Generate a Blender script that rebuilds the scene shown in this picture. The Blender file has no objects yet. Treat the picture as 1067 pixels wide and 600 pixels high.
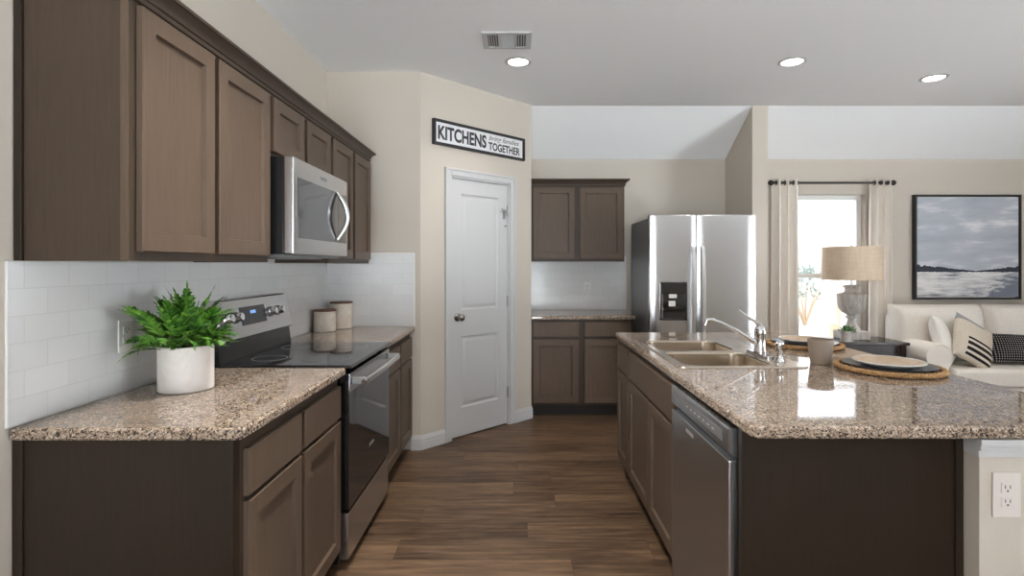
import bpy, bmesh, math, random
from mathutils import Vector, Matrix
random.seed(7)
PI = math.pi
S = bpy.context.scene
C = S.collection

# ------------------------------------------------------------ camera, world, exposure
F = 565.0                                    # focal length in pixels of the 1067 px wide frame
CAMZ = 1.368
cd = bpy.data.cameras.new('camera')
cam = bpy.data.objects.new('camera', cd); C.objects.link(cam)
cd.sensor_width = 36.0
cd.lens = 36.0 * F / 1067.0
cd.shift_x = -(540 - 533.5) / 1067.0
cd.shift_y = -(300 - 276) / 1067.0
cd.clip_start = 0.05
cam.location = (0, 0, CAMZ)
cam.rotation_euler = (PI / 2, 0, 0)
S.camera = cam

w = bpy.data.worlds.new('world'); S.world = w; w.use_nodes = True
bg = w.node_tree.nodes['Background']
bg.inputs['Color'].default_value = (0.97, 0.985, 1.0, 1)
bg.inputs['Strength'].default_value = 15.5
_wn = w.node_tree; _tc = _wn.nodes.new('ShaderNodeTexCoord'); _sp = _wn.nodes.new('ShaderNodeSeparateXYZ'); _rp = _wn.nodes.new('ShaderNodeValToRGB'); _ma = _wn.nodes.new('ShaderNodeMath')
_ma.operation = 'MULTIPLY_ADD'; _ma.inputs[1].default_value = 0.5; _ma.inputs[2].default_value = 0.5
_wn.links.new(_tc.outputs['Generated'], _sp.inputs[0]); _wn.links.new(_sp.outputs[2], _ma.inputs[0]); _wn.links.new(_ma.outputs[0], _rp.inputs['Fac']); _wn.links.new(_rp.outputs['Color'], bg.inputs['Color'])
_e = _rp.color_ramp.elements                              # lower half added bright to light the ceiling, dim sky above
_e[0].position = 0.47; _e[0].color = (0.90, 0.965, 1.02, 1); _e[1].position = 0.53; _e[1].color = (0.155, 0.165, 0.18, 1)
S.view_settings.view_transform = 'Standard'
S.view_settings.look = 'None'
S.view_settings.gamma = 1.0
S.view_settings.exposure = 0.66
S.view_settings.use_curve_mapping = False
S.cycles.use_denoising = True
S.cycles.max_bounces = 10
S.cycles.diffuse_bounces = 6
S.cycles.glossy_bounces = 5
S.cycles.sample_clamp_indirect = 6.0
LAMP_W = 3.5                                 # each downlight in view; near ones are unseen, brightened as fill
LAMP_NEAR = 16.0

# ------------------------------------------------------------ materials
def mat(name, col, rough=0.5, metal=0.0, spec=0.5, **k):
    m = bpy.data.materials.new(name); m.use_nodes = True
    b = m.node_tree.nodes['Principled BSDF']
    b.inputs['Base Color'].default_value = (*col, 1)
    b.inputs['Roughness'].default_value = rough
    b.inputs['Metallic'].default_value = metal
    b.inputs['Specular IOR Level'].default_value = spec
    for key, v in k.items():
        b.inputs[key.replace('_', ' ')].default_value = v
    return m

class NT:
    def __init__(s, m):
        s.m = m; s.t = m.node_tree; s.b = s.t.nodes['Principled BSDF']
    def n(s, kind, **k):
        x = s.t.nodes.new(kind)
        for a, v in k.items():
            if a.startswith('i_'):
                x.inputs[a[2:].replace('_', ' ')].default_value = v
            else: setattr(x, a, v)
        return x
    def l(s, a, b): s.t.links.new(a, b)
    def coord(s, scale=(1, 1, 1), loc=(0, 0, 0), rot=(0, 0, 0)):
        tc = s.n('ShaderNodeTexCoord'); mp = s.n('ShaderNodeMapping')
        mp.inputs['Scale'].default_value = scale; mp.inputs['Location'].default_value = loc
        mp.inputs['Rotation'].default_value = rot
        s.l(tc.outputs['Object'], mp.inputs['Vector']); return mp.outputs['Vector']
    def ramp(s, fac, stops, interp='LINEAR'):
        r = s.n('ShaderNodeValToRGB'); e = r.color_ramp; e.interpolation = interp
        while len(e.elements) < len(stops): e.elements.new(0.5)
        for el, (p, c) in zip(e.elements, stops):
            el.position = p; el.color = (*c, 1) if len(c) == 3 else c
        s.l(fac, r.inputs['Fac']); return r.outputs['Color']
    def mix(s, a, b, fac, mode='MIX'):
        x = s.n('ShaderNodeMix', data_type='RGBA', blend_type=mode)
        for v, sock in ((fac, x.inputs[0]), (a, x.inputs[6]), (b, x.inputs[7])):
            if hasattr(v, 'is_linked'): s.l(v, sock)
            elif isinstance(v, (int, float)): sock.default_value = v
            else: sock.default_value = (*v, 1)
        return x.outputs[2]
    def math(s, op, a, b=0.0, c=0.0):
        x = s.n('ShaderNodeMath', operation=op)
        for v, sock in zip((a, b, c), x.inputs):
            if hasattr(v, 'is_linked'): s.l(v, sock)
            else: sock.default_value = v
        return x.outputs[0]
    def noise(s, vec, scale, detail=3, rough=0.5):
        x = s.n('ShaderNodeTexNoise'); x.inputs['Scale'].default_value = scale
        x.inputs['Detail'].default_value = detail; x.inputs['Roughness'].default_value = rough
        s.l(vec, x.inputs['Vector']); return x
    def bump(s, h, strength=0.2, dist=0.01):
        x = s.n('ShaderNodeBump'); x.inputs['Strength'].default_value = strength
        x.inputs['Distance'].default_value = dist
        s.l(h, x.inputs['Height']); s.l(x.outputs['Normal'], s.b.inputs['Normal'])
    def color(s, c): s.l(c, s.b.inputs['Base Color'])

def paint(name, col, rough=0.85, bumps=0.12):
    m = mat(name, col, rough, spec=0.25); n = NT(m)
    v = n.coord()
    n.bump(n.noise(v, 140, 2).outputs['Fac'], bumps, 0.004)
    return m

def wood(name, dark, light, rough=0.42, axis='z'):
    m = mat(name, light, rough, spec=0.28); n = NT(m)
    sc = {'z': (26, 26, 1.6), 'y': (26, 1.6, 26), 'x': (1.6, 26, 26)}[axis]
    g = n.noise(n.coord(sc), 4.0, 5, 0.62)
    b = n.noise(n.coord((1.2, 1.2, 0.7)), 3.0, 2)
    f = n.math('ADD', n.math('MULTIPLY', g.outputs['Fac'], 0.6), n.math('MULTIPLY', b.outputs['Fac'], 0.4))
    n.color(n.ramp(f, [(0.30, dark), (0.68, light)]))
    n.bump(g.outputs['Fac'], 0.05, 0.002)
    return m

M = {}
M['wall'] = paint('wall_paint', (0.545, 0.495, 0.43))
M['ceiling'] = paint('ceiling_paint', (0.925, 0.935, 0.945), 0.9, 0.08)
M['trim'] = mat('white_trim_paint', (0.53, 0.533, 0.535), 0.38)
M['wood'] = wood('stained_maple', (0.082, 0.056, 0.039), (0.120, 0.083, 0.058))
M['wood_frame_shade'] = wood('shaded_maple_frame', (0.046, 0.031, 0.0215), (0.066, 0.046, 0.032))  # same wood as the doors, darkened to paint in the door-gap shade
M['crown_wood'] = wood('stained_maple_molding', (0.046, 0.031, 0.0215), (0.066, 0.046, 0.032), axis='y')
M['wood_panel_shade'] = wood('shaded_end_panel', (0.017, 0.0112, 0.007), (0.027, 0.018, 0.0115))  # door wood with the shade of camera-facing panels put into its colour
M['wood_side'] = wood('stained_wood_across', (0.082, 0.056, 0.039), (0.120, 0.083, 0.058), axis='y')
M['toe'] = mat('toe_kick_black', (0.02, 0.016, 0.013), 0.6)
M['table_wood'] = wood('dark_table_wood', (0.020, 0.012, 0.010), (0.045, 0.030, 0.025), 0.22, 'x')
M['lid_wood'] = wood('walnut_lid', (0.10, 0.045, 0.030), (0.16, 0.075, 0.05), 0.5, 'x')
M['post_wood'] = wood('tan_post_wood', (0.36, 0.26, 0.17), (0.46, 0.35, 0.24), 0.8)
M['steel'] = mat('brushed_steel', (0.62, 0.62, 0.625), 0.25, 1.0)
n_ = NT(M['steel']); n_.bump(n_.noise(n_.coord((1, 1, 260)), 3.0, 2).outputs['Fac'], 0.02, 0.001)
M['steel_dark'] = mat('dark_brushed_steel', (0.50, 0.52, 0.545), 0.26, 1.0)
M['steel_side'] = mat('grey_painted_steel', (0.20, 0.205, 0.21), 0.4, 0.15)
M['sink_steel'] = mat('sink_steel', (0.54, 0.465, 0.38), 0.22, 1.0)
M['chrome'] = mat('chrome', (0.80, 0.80, 0.81), 0.08, 1.0)
M['nickel'] = mat('satin_nickel', (0.42, 0.40, 0.38), 0.25, 1.0)
M['dark_nickel'] = mat('hinge_metal', (0.35, 0.35, 0.35), 0.3, 1.0)
M['black_glass'] = mat('black_glass', (0.006, 0.006, 0.007), 0.05, 0.0, 1.0)
M['mirror_glass'] = mat('tinted_mirror_glass', (0.16, 0.16, 0.165), 0.06, 0.75)
M['black'] = mat('black_enamel', (0.008, 0.008, 0.009), 0.22)
M['black_matte'] = mat('black_matte', (0.012, 0.012, 0.012), 0.5)
M['display'] = mat('display_panel', (0.025, 0.03, 0.045), 0.12)
M['rod'] = mat('bronze_rod', (0.018, 0.014, 0.012), 0.35, 0.4)
M['white_plastic'] = mat('white_plastic', (0.76, 0.75, 0.73), 0.35)
M['ivory_plastic'] = mat('ivory_plastic', (0.66, 0.62, 0.58), 0.35)
M['slot'] = mat('outlet_slot', (0.03, 0.03, 0.03), 0.6)
M['vent_dark'] = mat('vent_duct', (0.10, 0.10, 0.10), 0.8)
M['grey_ink'] = mat('grey_lettering', (0.035, 0.035, 0.037), 0.7)
M['light_ink'] = mat('pale_grey_lettering', (0.10, 0.10, 0.105), 0.7)
M['sign_board'] = mat('sign_board', (0.72, 0.72, 0.73), 0.6)
M['charger'] = mat('slate_charger', (0.035, 0.038, 0.045), 0.3)
M['cup'] = mat('taupe_stoneware', (0.27, 0.215, 0.17), 0.5)
M['soil'] = mat('potting_soil', (0.03, 0.02, 0.014), 0.95)
M['vinyl'] = mat('window_vinyl', (0.74, 0.74, 0.71), 0.4)
M['emit'] = mat('lamp_lens', (1, 1, 1), 0.5, Emission_Color=(1, 0.97, 0.92, 1), Emission_Strength=14.0)
M['mark'] = mat('small_silver_mark', (0.7, 0.7, 0.72), 0.3, 0.8)

def glass():
    m = bpy.data.materials.new('window_glass'); m.use_nodes = True
    t = m.node_tree; t.nodes.remove(t.nodes['Principled BSDF'])
    o = t.nodes['Material Output']
    tr = t.nodes.new('ShaderNodeBsdfTransparent'); gl = t.nodes.new('ShaderNodeBsdfGlossy')
    gl.inputs['Roughness'].default_value = 0.02
    fr = t.nodes.new('ShaderNodeFresnel'); fr.inputs['IOR'].default_value = 1.3
    mx = t.nodes.new('ShaderNodeMixShader')
    t.links.new(fr.outputs[0], mx.inputs[0]); t.links.new(tr.outputs[0], mx.inputs[1])
    t.links.new(gl.outputs[0], mx.inputs[2]); t.links.new(mx.outputs[0], o.inputs['Surface'])
    return m
M['glass'] = glass()

def granite():
    m = mat('granite', (0.3, 0.25, 0.2), 0.04, spec=0.45); n = NT(m)
    v = n.coord()
    wv = n.mix(v, n.noise(v, 60, 2).outputs['Color'], 0.02)
    vo = n.n('ShaderNodeTexVoronoi'); vo.inputs['Scale'].default_value = 250; n.l(wv, vo.inputs['Vector'])
    sep = n.n('ShaderNodeSeparateColor'); n.l(vo.outputs['Color'], sep.inputs[0])
    big = n.noise(v, 22, 3)
    f = n.math('ADD', sep.outputs[0], n.math('MULTIPLY', n.math('SUBTRACT', big.outputs['Fac'], 0.5), 0.55))
    c1 = n.ramp(f, [(0.0, (0.045, 0.037, 0.033)), (0.14, (0.145, 0.108, 0.083)), (0.33, (0.255, 0.192, 0.144)),
                    (0.58, (0.375, 0.288, 0.218)), (0.87, (0.52, 0.44, 0.36))], 'CONSTANT')
    vo2 = n.n('ShaderNodeTexVoronoi'); vo2.inputs['Scale'].default_value = 120; n.l(wv, vo2.inputs['Vector'])
    sep2 = n.n('ShaderNodeSeparateColor'); n.l(vo2.outputs['Color'], sep2.inputs[0])
    dk = n.math('LESS_THAN', sep2.outputs[1], 0.13)
    dk = n.math('MULTIPLY', dk, n.math('LESS_THAN', vo2.outputs['Distance'], 0.48))
    c2 = n.mix(c1, (0.045, 0.038, 0.036), dk)
    n.color(c2)
    return m
M['granite'] = granite()

def tile(name, axis):
    m = mat(name, (0.75, 0.75, 0.745), 0.16, spec=0.5); n = NT(m)
    tc = n.n('ShaderNodeTexCoord'); sp = n.n('ShaderNodeSeparateXYZ'); cb = n.n('ShaderNodeCombineXYZ')
    n.l(tc.outputs['Object'], sp.inputs[0])
    n.l(sp.outputs[axis], cb.inputs[0]); n.l(n.math('SUBTRACT', sp.outputs[2], 0.9135), cb.inputs[1])
    br = n.n('ShaderNodeTexBrick'); n.l(cb.outputs[0], br.inputs['Vector'])
    br.inputs['Scale'].default_value = 1.0; br.inputs['Brick Width'].default_value = 0.155
    br.inputs['Row Height'].default_value = 0.0775; br.inputs['Mortar Size'].default_value = 0.0016
    br.inputs['Mortar Smooth'].default_value = 0.2
    br.inputs['Color1'].default_value = (0.70, 0.70, 0.70, 1); br.inputs['Color2'].default_value = (0.745, 0.745, 0.74, 1)
    br.inputs['Mortar'].default_value = (0.655, 0.65, 0.64, 1)
    n.color(br.outputs['Color'])
    inv = n.math('SUBTRACT', 1.0, br.outputs['Fac'])
    n.bump(inv, 0.25, 0.003)
    return m
M['tile_y'] = tile('subway_tile_side', 1)
M['tile_x'] = tile('subway_tile_end', 0)

def floor_mat():
    m = mat('vinyl_plank', (0.1, 0.07, 0.05), 0.42, spec=0.3); n = NT(m)
    v = n.coord()
    sp = n.n('ShaderNodeSeparateXYZ'); n.l(v, sp.inputs[0])          # every row of planks starts at its own place
    wn = n.n('ShaderNodeTexWhiteNoise', noise_dimensions='1D'); n.l(n.math('FLOOR', n.math('DIVIDE', sp.outputs[1], 0.18)), wn.inputs['W'])
    cb = n.n('ShaderNodeCombineXYZ'); n.l(n.math('ADD', sp.outputs[0], n.math('MULTIPLY', wn.outputs['Value'], 1.22)), cb.inputs[0]); n.l(sp.outputs[1], cb.inputs[1])
    br = n.n('ShaderNodeTexBrick'); n.l(cb.outputs[0], br.inputs['Vector'])
    br.offset = 0.0
    br.inputs['Scale'].default_value = 1.0; br.inputs['Brick Width'].default_value = 1.22
    br.inputs['Row Height'].default_value = 0.18; br.inputs['Mortar Size'].default_value = 0.0012
    br.inputs['Color1'].default_value = (0, 0, 0, 1); br.inputs['Color2'].default_value = (1, 1, 1, 1)
    br.inputs['Mortar'].default_value = (0.5, 0.5, 0.5, 1)
    off = n.n('ShaderNodeVectorMath', operation='MULTIPLY_ADD')
    n.l(br.outputs['Color'], off.inputs[0]); off.inputs[1].default_value = (7, 13, 5); n.l(v, off.inputs[2])
    mp = n.n('ShaderNodeMapping'); mp.inputs['Scale'].default_value = (1.5, 17, 1); n.l(off.outputs[0], mp.inputs['Vector'])
    g = n.noise(mp.outputs['Vector'], 2.2, 7, 0.66)
    mp2 = n.n('ShaderNodeMapping'); mp2.inputs['Scale'].default_value = (1.0, 3.5, 1); n.l(off.outputs[0], mp2.inputs['Vector'])
    g2 = n.noise(mp2.outputs['Vector'], 1.6, 3)
    f = n.math('ADD', n.math('MULTIPLY', g.outputs['Fac'], 0.55), n.math('ADD', n.math('MULTIPLY', g2.outputs['Fac'], 0.2), 0.05))
    sc = n.n('ShaderNodeSeparateColor'); n.l(br.outputs['Color'], sc.inputs[0])
    f = n.math('ADD', f, n.math('ADD', n.math('MULTIPLY', sc.outputs[0], 0.07), 0.035))
    c = n.ramp(f, [(0.38, (0.038, 0.0225, 0.0135)), (0.50, (0.108, 0.065, 0.038)), (0.64, (0.205, 0.128, 0.076))])
    c = n.mix(c, (0.035, 0.024, 0.017), n.math('MULTIPLY', br.outputs['Fac'], 0.75))
    n.color(c)
    n.bump(g.outputs['Fac'], 0.06, 0.002)
    return m
M['floor'] = floor_mat()

def fabric(name, a, b, scale=260, rough=0.92, bumps=0.25):
    m = mat(name, a, rough, spec=0.15); n = NT(m)
    g = n.noise(n.coord(), scale, 2)
    n.color(n.ramp(g.outputs['Fac'], [(0.35, a), (0.65, b)]))
    n.bump(g.outputs['Fac'], bumps, 0.002)
    return m
M['sofa'] = fabric('cream_slipcover', (0.72, 0.67, 0.60), (0.79, 0.74, 0.68), 90)
M['pillow_white'] = fabric('white_pillow_cloth', (0.74, 0.70, 0.65), (0.80, 0.77, 0.73), 120)
M['curtain'] = fabric('cream_curtain', (0.78, 0.72, 0.65), (0.84, 0.79, 0.73), 200)
M['curtain'].node_tree.nodes['Principled BSDF'].inputs['Roughness'].default_value = 0.9

def linen():
    m = mat('linen_shade', (0.6, 0.48, 0.36), 0.9, spec=0.1); n = NT(m)
    g = n.noise(n.coord((8, 8, 240)), 1.0, 3); h = n.noise(n.coord((160, 160, 6)), 1.0, 3)
    f = n.math('MULTIPLY', n.math('ADD', g.outputs['Fac'], h.outputs['Fac']), 0.5)
    n.color(n.ramp(f, [(0.35, (0.53, 0.415, 0.305)), (0.65, (0.69, 0.565, 0.44))]))
    n.bump(f, 0.3, 0.002)
    return m
M['linen'] = linen()

def weathered():
    m = mat('weathered_grey_wood', (0.3, 0.28, 0.25), 0.75, spec=0.2); n = NT(m)
    f = n.noise(n.coord((30, 30, 5)), 1.0, 5, 0.65).outputs['Fac']
    n.color(n.ramp(f, [(0.35, (0.34, 0.315, 0.285)), (0.65, (0.60, 0.565, 0.52))]))
    n.bump(f, 0.2, 0.003)
    return m
M['urn'] = weathered()

def marble(name, a, b, sc):
    m = mat(name, a, 0.45); n = NT(m)
    f = n.noise(n.coord((1, 1, 1), rot=(0.4, 0.6, 0)), sc, 5, 0.6)
    f.inputs['Distortion'].default_value = 1.4
    n.color(n.ramp(f.outputs['Fac'], [(0.40, a), (0.62, b)]))
    return m
M['pot'] = marble('pale_stone_pot', (0.66, 0.61, 0.57), (0.72, 0.68, 0.65), 9)
M['canister'] = marble('cream_canister', (0.62, 0.54, 0.45), (0.70, 0.64, 0.57), 14)
M['small_pot'] = marble('concrete_pot', (0.42, 0.38, 0.35), (0.55, 0.51, 0.48), 30)
M['plate'] = marble('sand_glazed_plate', (0.46, 0.34, 0.235), (0.54, 0.42, 0.305), 14)
M['plate'].node_tree.nodes['Principled BSDF'].inputs['Specular IOR Level'].default_value = 0.2
M['plate_rim'] = mat('white_glazed_rim', (0.74, 0.73, 0.71), 0.25)

def rope():
    m = mat('woven_rope', (0.45, 0.27, 0.12), 0.85, spec=0.2); n = NT(m)
    f = n.noise(n.coord(), 170, 3).outputs['Fac']
    n.color(n.ramp(f, [(0.35, (0.30, 0.16, 0.065)), (0.68, (0.56, 0.36, 0.19))]))
    n.bump(f, 0.5, 0.003)
    return m
M['rope'] = rope()

def leaf(name, a, b, c):
    m = mat(name, b, 0.45, spec=0.35); n = NT(m)
    gi = n.n('ShaderNodeNewGeometry')
    n.color(n.ramp(gi.outputs['Random Per Island'], [(0.0, a), (0.5, b), (1.0, c)]))
    n.b.inputs['Subsurface Weight'].default_value = 0.0
    return m
M['fern'] = leaf('fern_leaf', (0.018, 0.075, 0.008), (0.060, 0.185, 0.018), (0.15, 0.33, 0.04))
M['fern_stem'] = mat('fern_stem', (0.07, 0.13, 0.03), 0.6)
M['succulent'] = leaf('succulent_leaf', (0.06, 0.13, 0.05), (0.10, 0.20, 0.08), (0.18, 0.30, 0.14))
M['shrub'] = leaf('shrub_leaf', (0.20, 0.25, 0.22), (0.27, 0.33, 0.29), (0.34, 0.39, 0.36))

def painting():
    m = mat('seascape_canvas', (0.5, 0.5, 0.5), 0.6, spec=0.25); n = NT(m)
    tc = n.n('ShaderNodeTexCoord'); sp = n.n('ShaderNodeSeparateXYZ'); n.l(tc.outputs['Object'], sp.inputs[0])
    z, x = sp.outputs[2], sp.outputs[0]              # origin at the picture's centre, half size about 0.52
    cl = n.noise(n.coord((1.1, 1, 4.6), (0.35, 0, 0.62)), 1.5, 4, 0.55)
    fine = n.noise(n.coord((3, 1, 34)), 1.6, 4, 0.6)
    cf = n.math('ADD', n.math('MULTIPLY', cl.outputs['Fac'], 0.85), n.math('MULTIPLY', fine.outputs['Fac'], 0.15))
    sky = n.ramp(cf, [(0.36, (0.37, 0.395, 0.445)), (0.54, (0.45, 0.475, 0.52)), (0.60, (0.60, 0.605, 0.63)), (0.68, (0.80, 0.785, 0.775))])
    low = n.ramp(n.math('ADD', n.math('MULTIPLY', cl.outputs['Fac'], 0.5), n.math('MULTIPLY', fine.outputs['Fac'], 0.5)),
                 [(0.36, (0.13, 0.14, 0.165)), (0.44, (0.48, 0.48, 0.50)), (0.51, (0.68, 0.665, 0.65)), (0.7, (0.80, 0.78, 0.77))])
    dn = n.noise(n.coord((5, 1, 16)), 1.8, 5, 0.65)
    cm = n.math('ADD', n.math('ADD', x, n.math('MULTIPLY', z, -1.6)), n.math('MULTIPLY', dn.outputs['Fac'], 0.9))
    corner = n.ramp(cm, [(0.52, (0, 0, 0)), (0.64, (1, 1, 1))])
    cm2 = n.n('ShaderNodeMath', operation='SUBTRACT', use_clamp=True); n.l(cm, cm2.inputs[0]); cm2.inputs[1].default_value = 1.28
    low = n.mix(low, (0.13, 0.15, 0.20), n.math('MINIMUM', n.math('MULTIPLY', cm2.outputs[0], 5.0), 0.9))
    c = n.mix(low, sky, n.math('GREATER_THAN', z, -0.235))
    tn = n.noise(n.coord((9, 1, 9)), 3.0, 4, 0.6)
    top = n.math('ADD', -0.238, n.math('MULTIPLY', n.math('MULTIPLY', n.math('SUBTRACT', n.math('ABSOLUTE', n.math('ADD', x, -0.08)), 0.03), 0.17), n.math('ADD', tn.outputs['Fac'], 0.1)))
    band = n.math('MULTIPLY', n.math('LESS_THAN', z, top), n.math('GREATER_THAN', z, n.math('ADD', -0.262, n.math('MULTIPLY', tn.outputs['Fac'], 0.02))))
    c = n.mix(c, (0.030, 0.036, 0.052), band)
    n.color(c)
    n.bump(fine.outputs['Fac'], 0.2, 0.003)
    return m
M['painting'] = painting()

def striped():
    m = mat('striped_pillow_cloth', (0.6, 0.5, 0.4), 0.95, spec=0.1); n = NT(m)
    tc = n.n('ShaderNodeTexCoord'); sp = n.n('ShaderNodeSeparateXYZ'); n.l(tc.outputs['Object'], sp.inputs[0])
    z, x = sp.outputs[2], sp.outputs[0]
    g = n.noise(n.coord(), 150, 2).outputs['Fac']
    base = n.ramp(g, [(0.35, (0.55, 0.47, 0.38)), (0.65, (0.66, 0.59, 0.50))])
    saw = n.math('FRACT', n.math('MULTIPLY', n.math('ADD', z, 0.20), 19.0))
    st = n.math('MULTIPLY', n.math('GREATER_THAN', saw, 0.42), n.math('MULTIPLY', n.math('LESS_THAN', z, 0.0), n.math('GREATER_THAN', z, -0.17)))
    st = n.math('MULTIPLY', st, n.math('GREATER_THAN', x, -0.13))
    c = n.mix(base, (0.015, 0.015, 0.017), st)
    tri = n.math('MULTIPLY', n.math('GREATER_THAN', z, 0.15), n.math('LESS_THAN', x, 0.06))
    c = n.mix(c, (0.30, 0.30, 0.30), tri)
    n.color(c); n.bump(g, 0.3, 0.002)
    return m
M['striped'] = striped()

def checked():
    m = mat('black_woven_pillow_cloth', (0.02, 0.02, 0.02), 0.95, spec=0.1); n = NT(m)
    tc = n.n('ShaderNodeTexCoord'); sp = n.n('ShaderNodeSeparateXYZ'); n.l(tc.outputs['Object'], sp.inputs[0])
    a = n.math('GREATER_THAN', n.math('FRACT', n.math('MULTIPLY', sp.outputs[0], 50)), 0.62)
    b = n.math('GREATER_THAN', n.math('FRACT', n.math('MULTIPLY', sp.outputs[2], 50)), 0.62)
    n.color(n.mix((0.012, 0.012, 0.014), (0.42, 0.40, 0.37), n.math('MULTIPLY', a, b)))
    return m
M['checked'] = checked()
M['stucco'] = paint('pale_siding', (0.62, 0.61, 0.59), 0.9, 0.2)
M['ground'] = fabric('pale_dry_ground', (0.52, 0.49, 0.44), (0.60, 0.57, 0.52), 3, 0.95, 0.1)
M['fence'] = wood('pale_cedar_fence', (0.50, 0.46, 0.40), (0.60, 0.56, 0.49), 0.9)
M['roof'] = fabric('grey_shingle', (0.40, 0.39, 0.38), (0.50, 0.49, 0.48), 25, 0.95, 0.2)

# ------------------------------------------------------------ mesh helpers
OFF = {}
class MB:
    def __init__(s): s.bm = bmesh.new()
    def _join(s, t, Mx=None):
        if Mx is not None: bmesh.ops.transform(t, matrix=Mx, verts=t.verts)
        me = bpy.data.meshes.new('tmp'); t.to_mesh(me); t.free(); s.bm.from_mesh(me); bpy.data.meshes.remove(me); return s
    def box(s, x0, x1, y0, y1, z0, z1, bev=0.0, seg=2, Mx=None):
        t = bmesh.new(); bmesh.ops.create_cube(t, size=1)
        for v in t.verts:
            v.co = Vector(((x0 + x1) / 2 + v.co.x * (x1 - x0), (y0 + y1) / 2 + v.co.y * (y1 - y0), (z0 + z1) / 2 + v.co.z * (z1 - z0)))
        if bev > 0: bmesh.ops.bevel(t, geom=t.edges[:], offset=bev, segments=seg, profile=0.5, affect='EDGES')
        return s._join(t, Mx)
    def lathe(s, prof, cx=0, cy=0, cz=0, seg=40, Mx=None):
        t = bmesh.new(); rings = []
        for r, z in prof:
            if r < 1e-6: rings.append([t.verts.new((0, 0, z))])
            else: rings.append([t.verts.new((r * math.cos(2 * PI * k / seg), r * math.sin(2 * PI * k / seg), z)) for k in range(seg)])
        for a, b in zip(rings, rings[1:]):
            for k in range(seg):
                k2 = (k + 1) % seg
                if len(a) == 1 and len(b) == 1: continue
                if len(a) == 1: t.faces.new((a[0], b[k], b[k2]))
                elif len(b) == 1: t.faces.new((a[k], a[k2], b[0]))
                else: t.faces.new((a[k], a[k2], b[k2], b[k]))
        MM = Matrix.Translation((cx, cy, cz))
        return s._join(t, (Mx @ MM) if Mx is not None else MM)
    def tube(s, pts, r, seg=12, closed=False, cap=True, Mx=None):
        t = bmesh.new(); P = [Vector(p) for p in pts]; N = len(P); rings = []
        up = Vector((0, 0, 1)); prev = None
        for i, p in enumerate(P):
            a = P[(i - 1) % N] if (closed or i > 0) else P[0]
            b = P[(i + 1) % N] if (closed or i < N - 1) else P[-1]
            d = (b - a).normalized()
            if prev is None:
                u = d.cross(up)
                if u.length < 1e-3: u = d.cross(Vector((1, 0, 0)))
                u.normalize()
            else: u = (prev - d * prev.dot(d)).normalized()
            prev = u; v = d.cross(u)
            rr = r[i] if isinstance(r, (list, tuple)) else r
            rings.append([t.verts.new(p + (u * math.cos(2 * PI * k / seg) + v * math.sin(2 * PI * k / seg)) * rr) for k in range(seg)])
        pairs = list(zip(rings, rings[1:])) + ([(rings[-1], rings[0])] if closed else [])
        for a, b in pairs:
            for k in range(seg): t.faces.new((a[k], a[(k + 1) % seg], b[(k + 1) % seg], b[k]))
        if cap and not closed: t.faces.new(rings[0][::-1]); t.faces.new(rings[-1])
        return s._join(t, Mx)
    def prism(s, pts, a, Mx=None):                     # closed 3D polygon swept along vector a
        t = bmesh.new(); a = Vector(a)
        p = [t.verts.new(q) for q in pts]; q = [t.verts.new(Vector(v) + a) for v in pts]
        t.faces.new(p); t.faces.new(q[::-1]); n = len(p)
        for k in range(n): t.faces.new((p[k], q[k], q[(k + 1) % n], p[(k + 1) % n]))
        return s._join(t, Mx)
    def quad(s, *pts):
        s.bm.faces.new([s.bm.verts.new(p) for p in pts]); return s
    def build(s, name, m, parent=None, sharp=35, smooth=True, Mx=None, recalc=True):
        bm = s.bm
        if Mx is not None: bmesh.ops.transform(bm, matrix=Mx, verts=bm.verts)
        off = OFF.get(parent.name, Vector((0, 0, 0))) if parent else Vector((0, 0, 0))
        if off.length > 0: bmesh.ops.translate(bm, vec=-off, verts=bm.verts)
        if recalc: bmesh.ops.recalc_face_normals(bm, faces=bm.faces)
        me = bpy.data.meshes.new(name); bm.to_mesh(me); bm.free()
        if smooth:
            me.polygons.foreach_set('use_smooth', [True] * len(me.polygons))
            me.set_sharp_from_angle(angle=math.radians(sharp))
        me.materials.append(m)
        o = bpy.data.objects.new(name, me); C.objects.link(o)
        if smooth:
            wn = o.modifiers.new('weighted_normals', 'WEIGHTED_NORMAL'); wn.keep_sharp = True
        if parent: o.parent = parent; OFF[o.name] = off
        return o
def thing(name, label, cat, loc=(0, 0, 0), group=None):
    o = bpy.data.objects.new(name, None); C.objects.link(o); o.location = loc
    o.empty_display_size = 0.1
    o['label'] = label; o['category'] = cat
    if group: o['group'] = group
    OFF[o.name] = Vector(loc); return o
def tag(o, label, cat, group=None):
    o['label'] = label; o['category'] = cat
    if group: o['group'] = group
    return o
def recenter(o, loc):                                  # give a one-mesh thing its own origin
    o.data.transform(Matrix.Translation(-Vector(loc))); o.location = loc; return o
def struct(name, mb, m, parent=None, **k):
    o = mb.build(name, m, parent, **k)
    if parent is None: o['kind'] = 'structure'
    return o
def dup(root, loc, label, group=None):
    r = root.copy(); C.objects.link(r); r.location = loc; r['label'] = label
    if group: r['group'] = group
    for ch in list(root.children):
        if ch.type == 'LIGHT': continue
        c = ch.copy(); C.objects.link(c); c.parent = r
        for g in ch.children:
            d = g.copy(); C.objects.link(d); d.parent = c
    return r

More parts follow.
